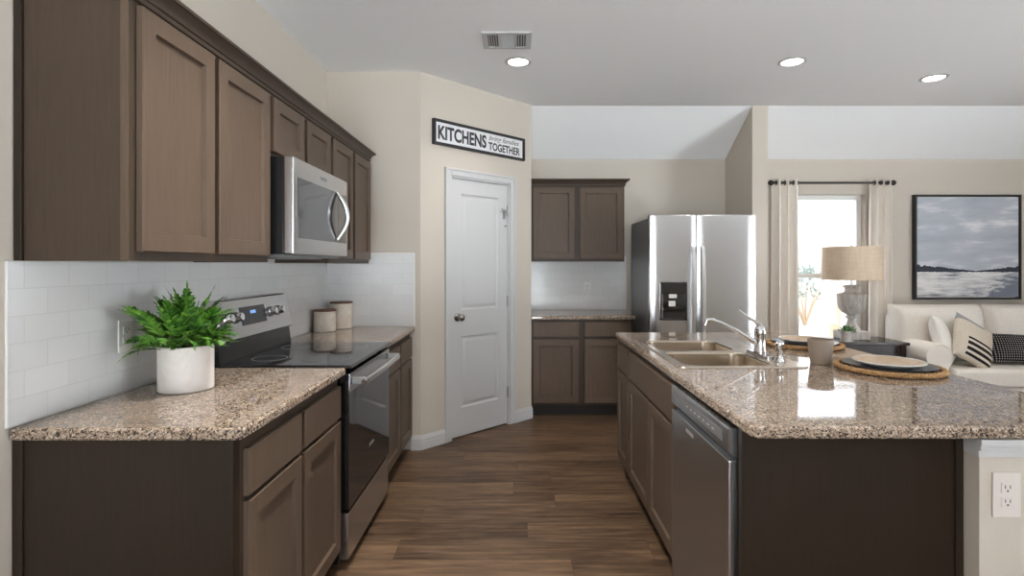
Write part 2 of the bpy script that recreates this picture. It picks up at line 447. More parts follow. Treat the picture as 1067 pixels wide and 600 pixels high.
def rrect(x0, x1, y0, y1, rad, d=0.0, n=6):
    """rounded rectangle inset by d; rad = radius or (r00, r10, r11, r01)"""
    R = rad if isinstance(rad, (tuple, list)) else (rad,) * 4
    out = []
    for (cx, cy, a0, r) in ((x0, y0, PI, R[0]), (x1, y0, 1.5 * PI, R[1]), (x1, y1, 0, R[2]), (x0, y1, PI / 2, R[3])):
        ox = cx + (r if cx == x0 else -r); oy = cy + (r if cy == y0 else -r)
        q = max(r - d, 0.0005)
        if r < d: ox += (d - r) * (1 if cx == x0 else -1); oy += (d - r) * (1 if cy == y0 else -1)
        for k in range(n + 1):
            a = a0 + (PI / 2) * k / n
            out.append((ox + q * math.cos(a), oy + q * math.sin(a)))
    return out

def slab(outer, ztop, zbot, prof, holes=()):
    """worktop with an eased edge; outer(d) gives the outline inset by d; holes = outlines"""
    t = bmesh.new()
    rings = [[t.verts.new((x, y, z)) for x, y in outer(d)] for d, z in prof]
    for a, b in zip(rings, rings[1:]):
        n = len(a)
        for k in range(n): t.faces.new((a[k], a[(k + 1) % n], b[(k + 1) % n], b[k]))
    for ring, z in ((rings[0], zbot), (rings[-1], ztop)):
        ed = [t.edges.get((ring[k], ring[(k + 1) % len(ring)])) for k in range(len(ring))]
        for h in holes:
            hv = [t.verts.new((x, y, z)) for x, y in h]
            ed += [t.edges.new((hv[k], hv[(k + 1) % len(hv)])) for k in range(len(hv))]
        bmesh.ops.triangle_fill(t, use_beauty=True, edges=ed)
    for h in holes:
        a = [v for v in t.verts if False]
    m = MB(); m._join(t); return m

def counter_prof(z0, z1, r=0.010):
    p = [(0.006, z0), (0.0, z0 + 0.006)]
    for k in range(5):
        a = (PI / 2) * k / 4
        p.append((r - r * math.cos(a), z1 - r + r * math.sin(a)))
    p.append((r + 0.002, z1))
    return p

# frames for cabinet faces: f(u, d, z) -> world, u along the run, d outwards from the carcass front
def face_px(x): return lambda u, d, z: (x + d, u, z)      # faces +X (left run)
def face_mx(x): return lambda u, d, z: (x - d, u, z)      # faces -X (island)
def face_my(y): return lambda u, d, z: (u, y - d, z)      # faces -Y (back run)

def shaker(f, u0, u1, z0, z1, t=0.021, fr=0.057, rec=0.013):
    m = MB(); bm = m.bm; c = 0.0025
    def ring(i, d): return [bm.verts.new(f(u, d, z)) for u, z in ((u0 + i, z0 + i), (u1 - i, z0 + i), (u1 - i, z1 - i), (u0 + i, z1 - i))]
    R = [ring(0, 0.001), ring(0, t - c), ring(c, t), ring(fr, t), ring(fr + 0.003, t - rec)]
    for a, b in zip(R, R[1:]):
        for k in range(4): bm.faces.new((a[k], a[(k + 1) % 4], b[(k + 1) % 4], b[k]))
    bm.faces.new(R[0]); bm.faces.new(R[-1]); return m
def slabfront(f, u0, u1, z0, z1, t=0.021):
    m = MB(); bm = m.bm; c = 0.003
    def ring(i, d): return [bm.verts.new(f(u, d, z)) for u, z in ((u0 + i, z0 + i), (u1 - i, z0 + i), (u1 - i, z1 - i), (u0 + i, z1 - i))]
    R = [ring(0, 0.001), ring(0, t - c), ring(c, t)]
    for a, b in zip(R, R[1:]):
        for k in range(4): bm.faces.new((a[k], a[(k + 1) % 4], b[(k + 1) % 4], b[k]))
    bm.faces.new(R[0]); bm.faces.new(R[-1]); return m
def fbox(mb, f, u0, u1, d0, d1, z0, z1, bev=0.0):
    a, b = f(u0, d0, z0), f(u1, d1, z1)
    lo = [min(p, q) for p, q in zip(a, b)]; hi = [max(p, q) for p, q in zip(a, b)]
    return mb.box(lo[0], hi[0], lo[1], hi[1], lo[2], hi[2], bev)

# ============================================================ ROOM SHELL
ZC = 2.80; XL = -1.42; YE = 4.016; YB = 5.52; YR = 4.88; ZB = 2.443; XR = 6.4; YF = -4.0
PX, PY = -0.725, YE                                      # left corner of the angled pantry wall
QX, QY = 0.117, 4.858                                    # its right corner

struct('floor', MB().box(XL - 0.15, XR + 0.15, YF, YB + 0.15, -0.10, 0.0), M['floor'])
m = MB(); m.box(XL - 0.15, XR + 0.15, YF, YR, ZC, ZC + 0.1)
m.prism([(XL - 0.15, YR, ZC), (XL - 0.15, YB + 0.15, ZB - 0.15 * 0.558), (XL - 0.15, YB + 0.15, ZB + 0.1), (XL - 0.15, YR, ZC + 0.1)], (XR - XL + 0.3, 0, 0))
struct('ceiling', m, M['ceiling'])
struct('wall_left', MB().box(XL - 0.15, XL, YF, YB + 0.15, 0, ZC), M['wall'])
struct('wall_end', MB().box(XL, PX, YE, YE + 0.1, 0, ZC), M['wall'])
# off-camera sides of the great room: right and rear openings added, sized for light
m = MB(); m.box(XR, XR + 0.15, YF, YB + 0.15, 0, 0.12); m.box(XR, XR + 0.15, YF, YB + 0.15, 2.4, ZC)
for a, b in ((YF, -0.9), (1.2, YB + 0.15)): m.box(XR, XR + 0.15, a, b, 0.12, 2.4)
struct('wall_right', m, M['wall'])
m = MB(); m.box(XL, XR, YF, YF + 0.12, 2.1, ZC); m.box(XL, XR, YF, YF + 0.12, 0, 0.12); m.box(XL, -1.3, YF, YF + 0.12, 0.12, 2.1); m.box(0.6, XR, YF, YF + 0.12, 0.12, 2.1)
struct('wall_rear', m, M['wall'])
# angled pantry wall with its door opening (local frame: u along the wall, v out to the room)
TM = Matrix(((math.sqrt(.5), math.sqrt(.5), 0, PX), (math.sqrt(.5), -math.sqrt(.5), 0, PY), (0, 0, 1, 0), (0, 0, 0, 1)))
LW = math.hypot(QX - PX, QY - PY); D0, D1, DH = 0.281, 0.919, 2.065
m = MB(); m.box(0, D0, -0.1, 0, 0, ZC); m.box(D1, LW, -0.1, 0, 0, ZC); m.box(D0, D1, -0.1, 0, DH, ZC)
struct('wall_pantry', m, M['wall'], Mx=TM)
m = MB(); m.prism([(QX, QY, 0), (QX, YR, 0), (QX, YR, ZC), (QX, QY, ZC)], (-0.1, 0, 0))
m.prism([(QX, YR, 0), (QX, YB, 0), (QX, YB, ZB), (QX, YR, ZC)], (-0.1, 0, 0))
struct('wall_pantry_side', m, M['wall'])
# back wall, one plane for kitchen and living room, with the window opening
WX0, WX1, WZ0, WZ1 = 2.62, 3.53, 0.45, 2.085
m = MB()
m.box(XL, WX0, YB, YB + 0.15, 0, ZB); m.box(WX1, XR, YB, YB + 0.15, 0, ZB)
m.box(WX0, WX1, YB, YB + 0.15, 0, WZ0); m.box(WX0, WX1, YB, YB + 0.15, WZ1, ZB)
struct('wall_back', m, M['wall'])
SX0, SX1 = 2.107, 2.245
m = MB(); m.prism([(SX0, YR, 0), (SX0, YB, 0), (SX0, YB, ZB), (SX0, YR, ZC)], (SX1 - SX0, 0, 0))
struct('wall_partition', m, M['wall'])
# low bar wall behind the island
BX0, BX1, BY0 = 1.318, 1.462, 1.55
struct('wall_bar', MB().box(BX0, BX1, BY0, 3.60, 0, 0.876), M['wall'])
m = MB()
for o, z0, z1 in ((0.010, 0.822, 0.842), (0.016, 0.842, 0.858), (0.026, 0.858, 0.876)):
    m.box(BX0 - o * 0.6, BX1 + o, BY0 - o, BY0 - 0.0005, z0, z1, 0.002)
m.box(BX0 - 0.010, BX0 - 0.0005, BY0 - 0.01, BY0 + 0.045, 0.822, 0.876, 0.002)
struct('trim_1', m, M['trim'])

def base_prof(o):                                        # baseboard profile (out, z)
    return [(0, 0), (0.016, 0), (0.016, 0.055), (0.012, 0.062), (0.014, 0.068), (0.014, 0.082), (0.008, 0.092), (0.005, 0.105), (0, 0.105)]
def base_run(name, a, b, nrm):
    a, b, nrm = Vector((*a, 0)), Vector((*b, 0)), Vector((*nrm, 0))
    m = MB(); m.prism([a + nrm * (o + 0.0004) + Vector((0, 0, z)) for o, z in base_prof(0)], b - a)
    return struct(name, m, M['trim'])
base_run('baseboard_end', (-0.79, YE), (PX + 0.006, YE), (0, -1))
h = math.sqrt(.5)
def pw(u, v=0): return (PX + h * u + h * v, PY + h * u - h * v)
base_run('baseboard_pantry_left', pw(-0.004), pw(D0 - 0.058), (h, -h))
base_run('baseboard_pantry_right', pw(D1 + 0.058), pw(LW + 0.004), (h, -h))
base_run('baseboard_living', (SX1 + 0.001, YB), (XR, YB), (0, -1))
# pantry door and casing
m = MB()
for u0, u1, z0, z1 in ((D0 - 0.058, D0 - 0.0, 0, DH + 0.058), (D1, D1 + 0.058, 0, DH + 0.058), (D0, D1, DH, DH + 0.058)):
    m.box(u0, u1, 0.0005, 0.014, z0, z1, 0.003)
for u0, u1, z0, z1 in ((D0 - 0.058, D0 - 0.04, 0, DH + 0.058), (D1 + 0.04, D1 + 0.058, 0, DH + 0.058), (D0 - 0.04, D1 + 0.04, DH + 0.04, DH + 0.058)):
    m.box(u0, u1, 0.013, 0.021, z0, z1, 0.003)
m.box(D0, D0 + 0.014, -0.09, 0.002, 0, DH); m.box(D1 - 0.014, D1, -0.09, 0.002, 0, DH); m.box(D0 + 0.014, D1 - 0.014, -0.09, 0.002, DH - 0.014, DH)
struct('trim_2', m, M['trim'], Mx=TM)
def pantry_door():
    m = MB(); bm = m.bm
    u0, u1, z0, z1 = D0 + 0.016, D1 - 0.016, 0.012, DH - 0.017; V = -0.012
    # front skin with two recessed raised panels
    pan = [(u0 + 0.10, u1 - 0.10, 0.235, 0.80), (u0 + 0.10, u1 - 0.10, 1.01, z1 - 0.115)]
    us = [u0, u0 + 0.10, u1 - 0.10, u1]; zs = [z0, 0.235, 0.80, 1.01, z1 - 0.115, z1]
    g = [[bm.verts.new((u, V, z)) for u in us] for z in zs]
    for r in range(5):
        for c in range(3):
            if c == 1 and r in (1, 3): continue
            bm.faces.new((g[r][c], g[r][c + 1], g[r + 1][c + 1], g[r + 1][c]))
    for r in (1, 3):
        rings = [[g[r][1], g[r][2], g[r + 1][2], g[r + 1][1]]]
        a, b, e, f = us[1], us[2], zs[r], zs[r + 1]
        for i, d in ((0.008, -0.011), (0.022, -0.013), (0.040, -0.004), (0.046, -0.003)):
            rings.append([bm.verts.new((u, V + d, z)) for u, z in ((a + i, e + i), (b - i, e + i), (b - i, f - i), (a + i, f - i))])
        for A, B in zip(rings, rings[1:]):
            for k in range(4): bm.faces.new((A[k], A[(k + 1) % 4], B[(k + 1) % 4], B[k]))
        bm.faces.new(rings[-1])
    # sides and back
    bk = [bm.verts.new((u, V - 0.035, z)) for u, z in ((u0, z0), (u1, z0), (u1, z1), (u0, z1))]
    bm.faces.new(bk)
    left = [g[r][0] for r in range(6)]; right = [g[r][3] for r in range(6)]
    bm.faces.new(left + [bk[3], bk[0]]); bm.faces.new(right + [bk[2], bk[1]])
    bm.faces.new(g[0] + [bk[1], bk[0]]); bm.faces.new(g[5] + [bk[2], bk[3]])
    return m
door = struct('door_1', pantry_door(), M['trim'], Mx=TM, sharp=20)
RY = Matrix.Rotation(-PI / 2, 4, 'X')                   # lathe axis -> local +v
m = MB(); K = Matrix.Translation((D0 + 0.075, -0.012, 0.955)) @ RY
m.lathe([(0, 0), (0.032, 0), (0.032, 0.006), (0.014, 0.012), (0.012, 0.030), (0.024, 0.040), (0.029, 0.052), (0.026, 0.064), (0.012, 0.071), (0, 0.072)], seg=24, Mx=K)
m.build('door_knob', M['nickel'], door, Mx=TM)
for z in (0.28, 1.06, 1.83):
    m = MB(); m.box(D1 - 0.024, D1 - 0.010, -0.012, -0.004, z - 0.045, z + 0.045, 0.002); m.tube([(D1 - 0.016, -0.003, z - 0.047), (D1 - 0.016, -0.003, z + 0.047)], 0.006, 8)
    m.build('hinge', M['dark_nickel'], door, Mx=TM)
m = MB(); m.box(D1 - 0.10, D1 - 0.03, -0.0115, 0.004, 1.815, 1.825, 0.002); m.box(D1 - 0.066, D1 - 0.057, -0.0115, 0.006, 1.76, 1.84, 0.002)
m.tube([(D1 - 0.10, 0.004, 1.845), (D1 - 0.06, 0.012, 1.82), (D1 - 0.03, 0.006, 1.84)], 0.004, 8); m.tube([(D1 - 0.045, -0.008, 1.70), (D1 - 0.045, 0.006, 1.70)], 0.008, 8)
m.build('door_latch', M['dark_nickel'], door, Mx=TM)

# window
win = struct('window_1', MB().box(WX0, WX1, YB + 0.06, YB + 0.11, WZ0, WZ0 + 0.05, 0.003).box(WX0, WX1, YB + 0.06, YB + 0.11, WZ1 - 0.05, WZ1, 0.003)
             .box(WX0, WX0 + 0.05, YB + 0.06, YB + 0.11, WZ0 + 0.05, WZ1 - 0.05, 0.003).box(WX1 - 0.05, WX1, YB + 0.06, YB + 0.11, WZ0 + 0.05, WZ1 - 0.05, 0.003), M['vinyl'])
MB().box(WX0 + 0.05, WX1 - 0.05, YB + 0.07, YB + 0.10, 1.235, 1.275, 0.003).build('meeting_rail', M['vinyl'], win)
MB().box(WX0 + 0.045, WX1 - 0.045, YB + 0.084, YB + 0.088, WZ0 + 0.045, WZ1 - 0.045).build('pane', M['glass'], win)
struct('trim_3', MB().box(WX0 - 0.05, WX1 + 0.05, YB - 0.03, YB + 0.058, WZ0 - 0.02, WZ0 - 0.0005, 0.004), M['trim'])

# backsplashes (structure)
TZ0 = 0.915
m = MB(); m.box(XL, XL + 0.008, 1.502, YE - 0.009, TZ0, 1.379); m.box(XL, XL + 0.008, 2.384, 3.145, 1.379, 1.404)
struct('wall_backsplash_left', m, M['tile_y'])
m = MB(); m.box(XL, -0.775, YE - 0.008, YE, TZ0, 1.445)
bs = struct('wall_backsplash_end', m, M['tile_x'])
m = MB(); m.box(XL, -0.765, YE - 0.010, YE - 0.0005, 1.445, 1.457, 0.003); m.box(-0.775, -0.765, YE - 0.010, YE - 0.0005, TZ0, 1.445, 0.003)
m.box(XL + 0.0005, XL + 0.0085, 1.497, 1.502, TZ0, 1.379, 0.002)
struct('trim_4', m, M['white_plastic'])
m = MB(); m.box(QX, 1.10, YB - 0.008, YB, TZ0, 1.46)
struct('wall_backsplash_back', m, M['tile_x'])

# ============================================================ CABINETS
def base_cab(name, label, f, u0, u1, depth, doors, drawers, zd=(0.115, 0.682), zr=(0.697, 0.835), group=None, mt='wood', loc=None, top=0.878, toe_end=(0, 0), open_top=False):
    a = f((u0 + u1) / 2, -depth / 2, 0)
    t = thing(name, label, 'cabinet', a, group)
    b = MB()
    if open_top:
        fbox(b, f, u0, u1, -0.02, 0, 0.105, top); fbox(b, f, u0, u0 + 0.018, -depth, -0.02, 0.105, top); fbox(b, f, u1 - 0.018, u1, -depth, -0.02, 0.105, top)
        fbox(b, f, u0 + 0.018, u1 - 0.018, -depth, -0.02, 0.105, 0.123); fbox(b, f, u0 + 0.018, u1 - 0.018, -depth, -depth + 0.012, 0.123, top)
    else:
        fbox(b, f, u0, u1, -depth, 0, 0.105, top)
    b.build('body', M['wood_frame_shade'], t)
    k = MB(); fbox(k, f, u0, u1, -depth, -0.075, 0.0, 0.105); k.build('toe_kick', M['toe'], t)
    for (p, q) in doors: shaker(f, p, q, *zd).build('door', M[mt], t)
    for (p, q) in drawers: slabfront(f, p, q, *zr).build('drawer_front', M[mt], t)
    return t

fl = face_px(-0.80)
bc = base_cab('base_cabinet', 'dark brown base cabinet with two drawers nearest the camera, under the potted fern', fl, 1.557, 2.400, 0.605,
         [(1.575, 1.955), (1.985, 2.385)], [(1.575, 1.955), (1.985, 2.385)], group='dark brown base cabinets')
ep = MB().box(XL + 0.002, -0.80, 1.525, 1.5565, 0.0, 0.878).build('end_panel', M['wood_panel_shade'], bc)
MB().box(XL + 0.002, XL + 0.030, 1.518, 1.5245, 0, 0.878, 0.002).build('edge_strip', M['wood_panel_shade'], ep)
MB().box(-0.822, -0.80, 1.521, 1.5245, 0.105, 0.878, 0.001).build('edge_strip', M['wood_panel_shade'], ep)
base_cab('base_cabinet', 'narrow view of dark brown base cabinet between the stove and the pantry wall', fl, 3.170, YE - 0.02, 0.605,
         [(3.20, 3.585), (3.62, 3.985)], [(3.20, 3.585), (3.62, 3.985)], group='dark brown base cabinets')
fb = face_my(4.88)
base_cab('base_cabinet', 'dark brown base cabinet on the back wall left of the refrigerator', fb, QX + 0.002, 1.03, 0.62,
         [(0.137, 0.543), (0.595, 1.008)], [(0.137, 0.543), (0.595, 1.008)], (0.13, 0.70), (0.724, 0.862), group='dark brown base cabinets')
fi = face_mx(0.675)
base_cab('base_cabinet', 'wide sink base cabinet with two doors, beside the dishwasher in the island', fi, 2.262, 3.238, 0.63,
         [(2.285, 2.733), (2.742, 3.215)], [(2.285, 3.215)], (0.115, 0.682), (0.697, 0.852), group='dark brown base cabinets', open_top=True)
base_cab('base_cabinet', 'narrow one-door base cabinet at the far end of the island', fi, 3.239, 3.60, 0.63,
         [(3.253, 3.580)], [(3.253, 3.580)], (0.115, 0.682), (0.697, 0.852), group='dark brown base cabinets')
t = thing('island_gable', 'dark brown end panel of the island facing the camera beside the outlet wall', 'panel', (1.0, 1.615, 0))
m = MB(); m.box(0.66, 1.312, 1.605, 1.624, 0, 0.878); m.build('panel', M['wood_panel_shade'], t)
MB().box(0.66, 0.682, 1.599, 1.6045, 0, 0.878, 0.001).build('edge_strip', M['wood_panel_shade'], t)
MB().box(1.290, 1.312, 1.597, 1.6045, 0, 0.878, 0.001).build('edge_strip', M['wood_panel_shade'], t)
MB().box(0.67, 0.69, 1.6245, 1.640, 0.0, 0.878).build('filler', M['wood_panel_shade'], t)

def wall_cab(label, f, u0, u1, depth, z0, z1, doors, group='dark brown wall cabinets', dz=0.027):
    a = f((u0 + u1) / 2, -depth / 2, z0)
    t = thing('wall_cabinet', label, 'cabinet', a, group)
    b = MB(); fbox(b, f, u0, u1, -depth, 0, z0 + 0.008, z1)
    # raised rim round the underside
    fbox(b, f, u0, u1, -0.019, 0, z0, z0 + 0.008); fbox(b, f, u0, u0 + 0.016, -depth, -0.019, z0, z0 + 0.008); fbox(b, f, u1 - 0.016, u1, -depth, -0.019, z0, z0 + 0.008)
    b.build('body', M['wood_frame_shade'], t)
    for p, q in doors: shaker(f, p, q, z0 + dz, z1 - 0.038).build('door', M['wood'], t)
    return t
    return t
fu = face_px(-1.10)
ZU, ZT = 1.38, 2.152
wc = wall_cab('tall two-door wall cabinet nearest the camera, left of the microwave', fu, 1.532, 2.380, 0.318, ZU, ZT, [(1.560, 1.932), (1.962, 2.362)])
wall_cab('short two-door wall cabinet directly above the microwave', fu, 2.382, 3.145, 0.318, 1.853, ZT, [(2.400, 2.742), (2.784, 3.128)], dz=0.018)
wall_cab('two-door wall cabinet beyond the microwave against the end wall', fu, 3.147, YE - 0.03, 0.318, ZU, ZT, [(3.168, 3.545), (3.592, 3.966)])
MB().box(XL + 0.002, XL + 0.024, 1.522, 1.5315, ZU, ZT, 0.002).build('edge_strip', M['wood_panel_shade'], wc)
MB().box(-1.122, -1.10, 1.528, 1.5315, ZU, ZT, 0.001).build('edge_strip', M['wood'], wc)
fbk = face_my(5.19)
wall_cab('two-door wall cabinet on the back wall left of the refrigerator', fbk, QX + 0.002, 1.015, 0.32, 1.40, 2.145, [(0.140, 0.540), (0.588, 1.002)])

CROWN = [(0.0, 0.0), (0.010, 0.0), (0.012, 0.004), (0.012, 0.009), (0.007, 0.011), (0.007, 0.017), (0.013, 0.020), (0.017, 0.032), (0.026, 0.044), (0.038, 0.052), (0.040, 0.053), (0.046, 0.053), (0.046, 0.064), (0.0, 0.064)]
def crown(path, z, label, loc):
    """path: list of ((x,y), (nx,ny)) with mitred outward direction"""
    m = MB(); bm = m.bm
    rings = [[bm.verts.new((x + nx * o, y + ny * o, z + dz)) for o, dz in CROWN] for (x, y), (nx, ny) in path]
    n = len(CROWN)
    for a, b in zip(rings, rings[1:]):
        for k in range(n): bm.faces.new((a[k], b[k], b[(k + 1) % n], a[(k + 1) % n]))
    bm.faces.new(rings[0]); bm.faces.new(rings[-1])
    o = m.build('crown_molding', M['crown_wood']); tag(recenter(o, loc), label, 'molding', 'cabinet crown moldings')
cx = -1.10 + 0.001
crown([((XL + 0.004, 1.5275), (0, -1)), ((cx, 1.5275), (1, -1)), ((cx, YE - 0.0295), (1, 0.6)), ], ZT - 0.026, 'long dark crown molding along the top of the left wall cabinets', (cx, 2.7, ZT))
crown([((QX + 0.004, 5.189), (0, -1)), ((1.0155, 5.189), (1, -1)), ((1.0155, YB - 0.003), (1, 0))], 2.145 - 0.022, 'short dark crown molding on top of the back wall cabinet', (0.57, 5.189, 2.145))

# ---- worktops
CT0, CT1 = 0.879, 0.914
def counter(label, x0, x1, y0, y1, rad, holes=()):
    m = slab(lambda d: rrect(x0, x1, y0, y1, rad, d), CT1, CT0, counter_prof(CT0, CT1), holes)
    if holes:
        for hpts in holes:
            n = len(hpts)
            for k in range(n):
                (ax, ay), (bx, by) = hpts[k], hpts[(k + 1) % n]
                m.quad((ax, ay, CT0), (bx, by, CT0), (bx, by, CT1), (ax, ay, CT1))
        bmesh.ops.remove_doubles(m.bm, verts=m.bm.verts, dist=1e-5)
    o = m.build('countertop', M['granite'])
    c = ((x0 + x1) / 2, (y0 + y1) / 2, CT0)
    return tag(recenter(o, c), label, 'countertop', 'granite countertops')
counter('granite countertop under the potted fern, nearest on the left', XL + 0.009, -0.765, 1.505, 2.401, (0.001, 0.028, 0.001, 0.001))
counter('granite countertop under the two canisters, beyond the stove', XL + 0.009, -0.765, 3.168, YE - 0.011, 0.001)
counter('small granite countertop on the back wall beside the refrigerator', QX + 0.002, 1.045, 4.838, YB - 0.009, 0.002)
SK = (0.730, 1.270, 2.400, 3.230)
counter('large granite island countertop holding the sink and place settings', 0.655, 1.815, 1.52, 3.66, (0.04, 0.04, 0.04, 0.012), [rrect(*SK, 0.03)])

# ============================================================ SINK AND FAUCET
def sink():
    t = thing('sink', 'double-bowl stainless steel sink set into the granite island', 'sink', (1.0, 2.815, CT1))
    b1 = (0.745, 1.145, 2.412, 2.798); b2 = (0.745, 1.145, 2.832, 3.218)
    bm = bmesh.new(); z = CT1 + 0.006
    outer = rrect(0.713, 1.287, 2.385, 3.245, 0.035)
    ed = []
    for pts in (outer, rrect(*b1, 0.07, n=8), rrect(*b2, 0.07, n=8)):
        vs = [bm.verts.new((x, y, z)) for x, y in pts]
        ed += [bm.edges.new((vs[k], vs[(k + 1) % len(vs)])) for k in range(len(vs))]
    bmesh.ops.triangle_fill(bm, use_beauty=True, edges=ed)
    o2 = [bm.verts.new((x, y, CT1 + 0.0005)) for x, y in rrect(0.710, 1.290, 2.382, 3.248, 0.037)]
    bm.verts.ensure_lookup_table()
    top = [v for v in bm.verts][:len(outer)]
    for k in range(len(outer)): bm.faces.new((top[k], top[(k + 1) % len(outer)], o2[(k + 1) % len(outer)], o2[k]))
    m = MB(); m._join(bm); m.build('rim', M['sink_steel'], t, sharp=20)
    for b in (b1, b2):
        m = MB(); bm = m.bm; prof = [(0, z), (0.004, z - 0.003), (0.008, z - 0.012), (0.016, z - 0.14), (0.024, z - 0.165), (0.05, z - 0.178)]
        rings = [[bm.verts.new((x, y, zz)) for x, y in rrect(*b, 0.07, d, n=8)] for d, zz in prof]
        for p, q in zip(rings, rings[1:]):
            for k in range(len(p)): bm.faces.new((p[k], p[(k + 1) % len(p)], q[(k + 1) % len(p)], q[k]))
        bm.faces.new(rings[-1])
        bo = m.build('bowl', M['sink_steel'], t, sharp=60)
        MB().lathe([(0, 0.003), (0.02, 0.002), (0.04, 0.004), (0.045, 0.001)], (b[0] + b[1]) / 2, (b[2] + b[3]) / 2, z - 0.178, 24).build('drain', M['chrome'], bo)
sink()
def faucet():
    bx, by, bz = 1.205, 2.70, CT1 + 0.0065
    t = thing('faucet', 'chrome single-handle kitchen faucet with angled spout behind the sink', 'faucet', (bx, by, bz))
    m = slab(lambda d: rrect(bx - 0.03, bx + 0.03, by - 0.115, by + 0.115, 0.028, d), bz + 0.012, bz, [(0, bz), (0, bz + 0.008), (0.004, bz + 0.012)])
    m.build('base_plate', M['chrome'], t)
    MB().lathe([(0, 0.011), (0.031, 0.011), (0.033, 0.02), (0.028, 0.032), (0.025, 0.07), (0.027, 0.10), (0.030, 0.118), (0.026, 0.135), (0.014, 0.148), (0, 0.152)], bx, by, bz, 28).build('body', M['chrome'], t)
    pts = [(bx - 0.01, by, bz + 0.055), (bx - 0.06, by + 0.008, bz + 0.085), (bx - 0.13, by + 0.018, bz + 0.128), (bx - 0.19, by + 0.026, bz + 0.158), (bx - 0.235, by + 0.032, bz + 0.172), (bx - 0.255, by + 0.034, bz + 0.168), (bx - 0.262, by + 0.035, bz + 0.145)]
    MB().tube(pts, [0.015, 0.012, 0.010, 0.0095, 0.0105, 0.0115, 0.0115], 14).build('spout', M['chrome'], t)
    MB().tube([(bx + 0.002, by, bz + 0.145), (bx - 0.02, by, bz + 0.162), (bx - 0.06, by + 0.004, bz + 0.188), (bx - 0.105, by + 0.008, bz + 0.222)], [0.014, 0.010, 0.007, 0.006], 12).build('lever_handle', M['chrome'], t)
    sx, sy = 1.215, 2.52
    t2 = thing('side_sprayer', 'small chrome side sprayer standing in front of the faucet', 'sprayer', (sx, sy, bz))
    MB().lathe([(0, 0), (0.026, 0), (0.026, 0.006), (0.019, 0.016), (0.019, 0.028), (0, 0.028)], sx, sy, bz, 24).build('base_ring', M['chrome'], t2)
    MB().lathe([(0, 0.0282), (0.014, 0.0282), (0.017, 0.045), (0.021, 0.065), (0.020, 0.085), (0.014, 0.092), (0, 0.093)], sx, sy, bz, 24).build('spray_head', M['chrome'], t2)
faucet()

# ============================================================ DISHWASHER
def dishwasher():
    y0, y1, xf = 1.645, 2.256, 0.638
    t = thing('dishwasher', 'stainless steel dishwasher in the island between sink cabinet and end panel', 'dishwasher', (0.95, (y0 + y1) / 2, 0))
    MB().box(0.69, 1.25, y0 + 0.004, y1 - 0.004, 0.02, 0.872).build('tub', M['black_matte'], t)
    MB().box(0.72, 0.74, y0 + 0.01, y1 - 0.01, 0.002, 0.02).build('toe_kick', M['toe'], t)
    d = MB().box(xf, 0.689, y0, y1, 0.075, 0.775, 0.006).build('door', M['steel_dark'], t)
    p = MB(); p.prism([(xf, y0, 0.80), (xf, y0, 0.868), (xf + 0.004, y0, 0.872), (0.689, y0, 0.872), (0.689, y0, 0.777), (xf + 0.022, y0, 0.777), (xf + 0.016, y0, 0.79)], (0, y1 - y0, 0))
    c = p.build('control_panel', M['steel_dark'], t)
    MB().box(xf - 0.0012, xf - 0.0002, y0 + 0.05, y1 - 0.04, 0.818, 0.852).build('control_strip', M['steel_side'], c)
    for k in range(7):
        yy = y0 + 0.12 + k * 0.045; MB().box(xf - 0.0022, xf - 0.0013, yy, yy + 0.018, 0.832, 0.836).build('button', M['mark'], c)
    MB().box(xf - 0.0012, xf - 0.0002, 1.98, 2.06, 0.735, 0.748).build('maker_mark', M['mark'], d)
dishwasher()

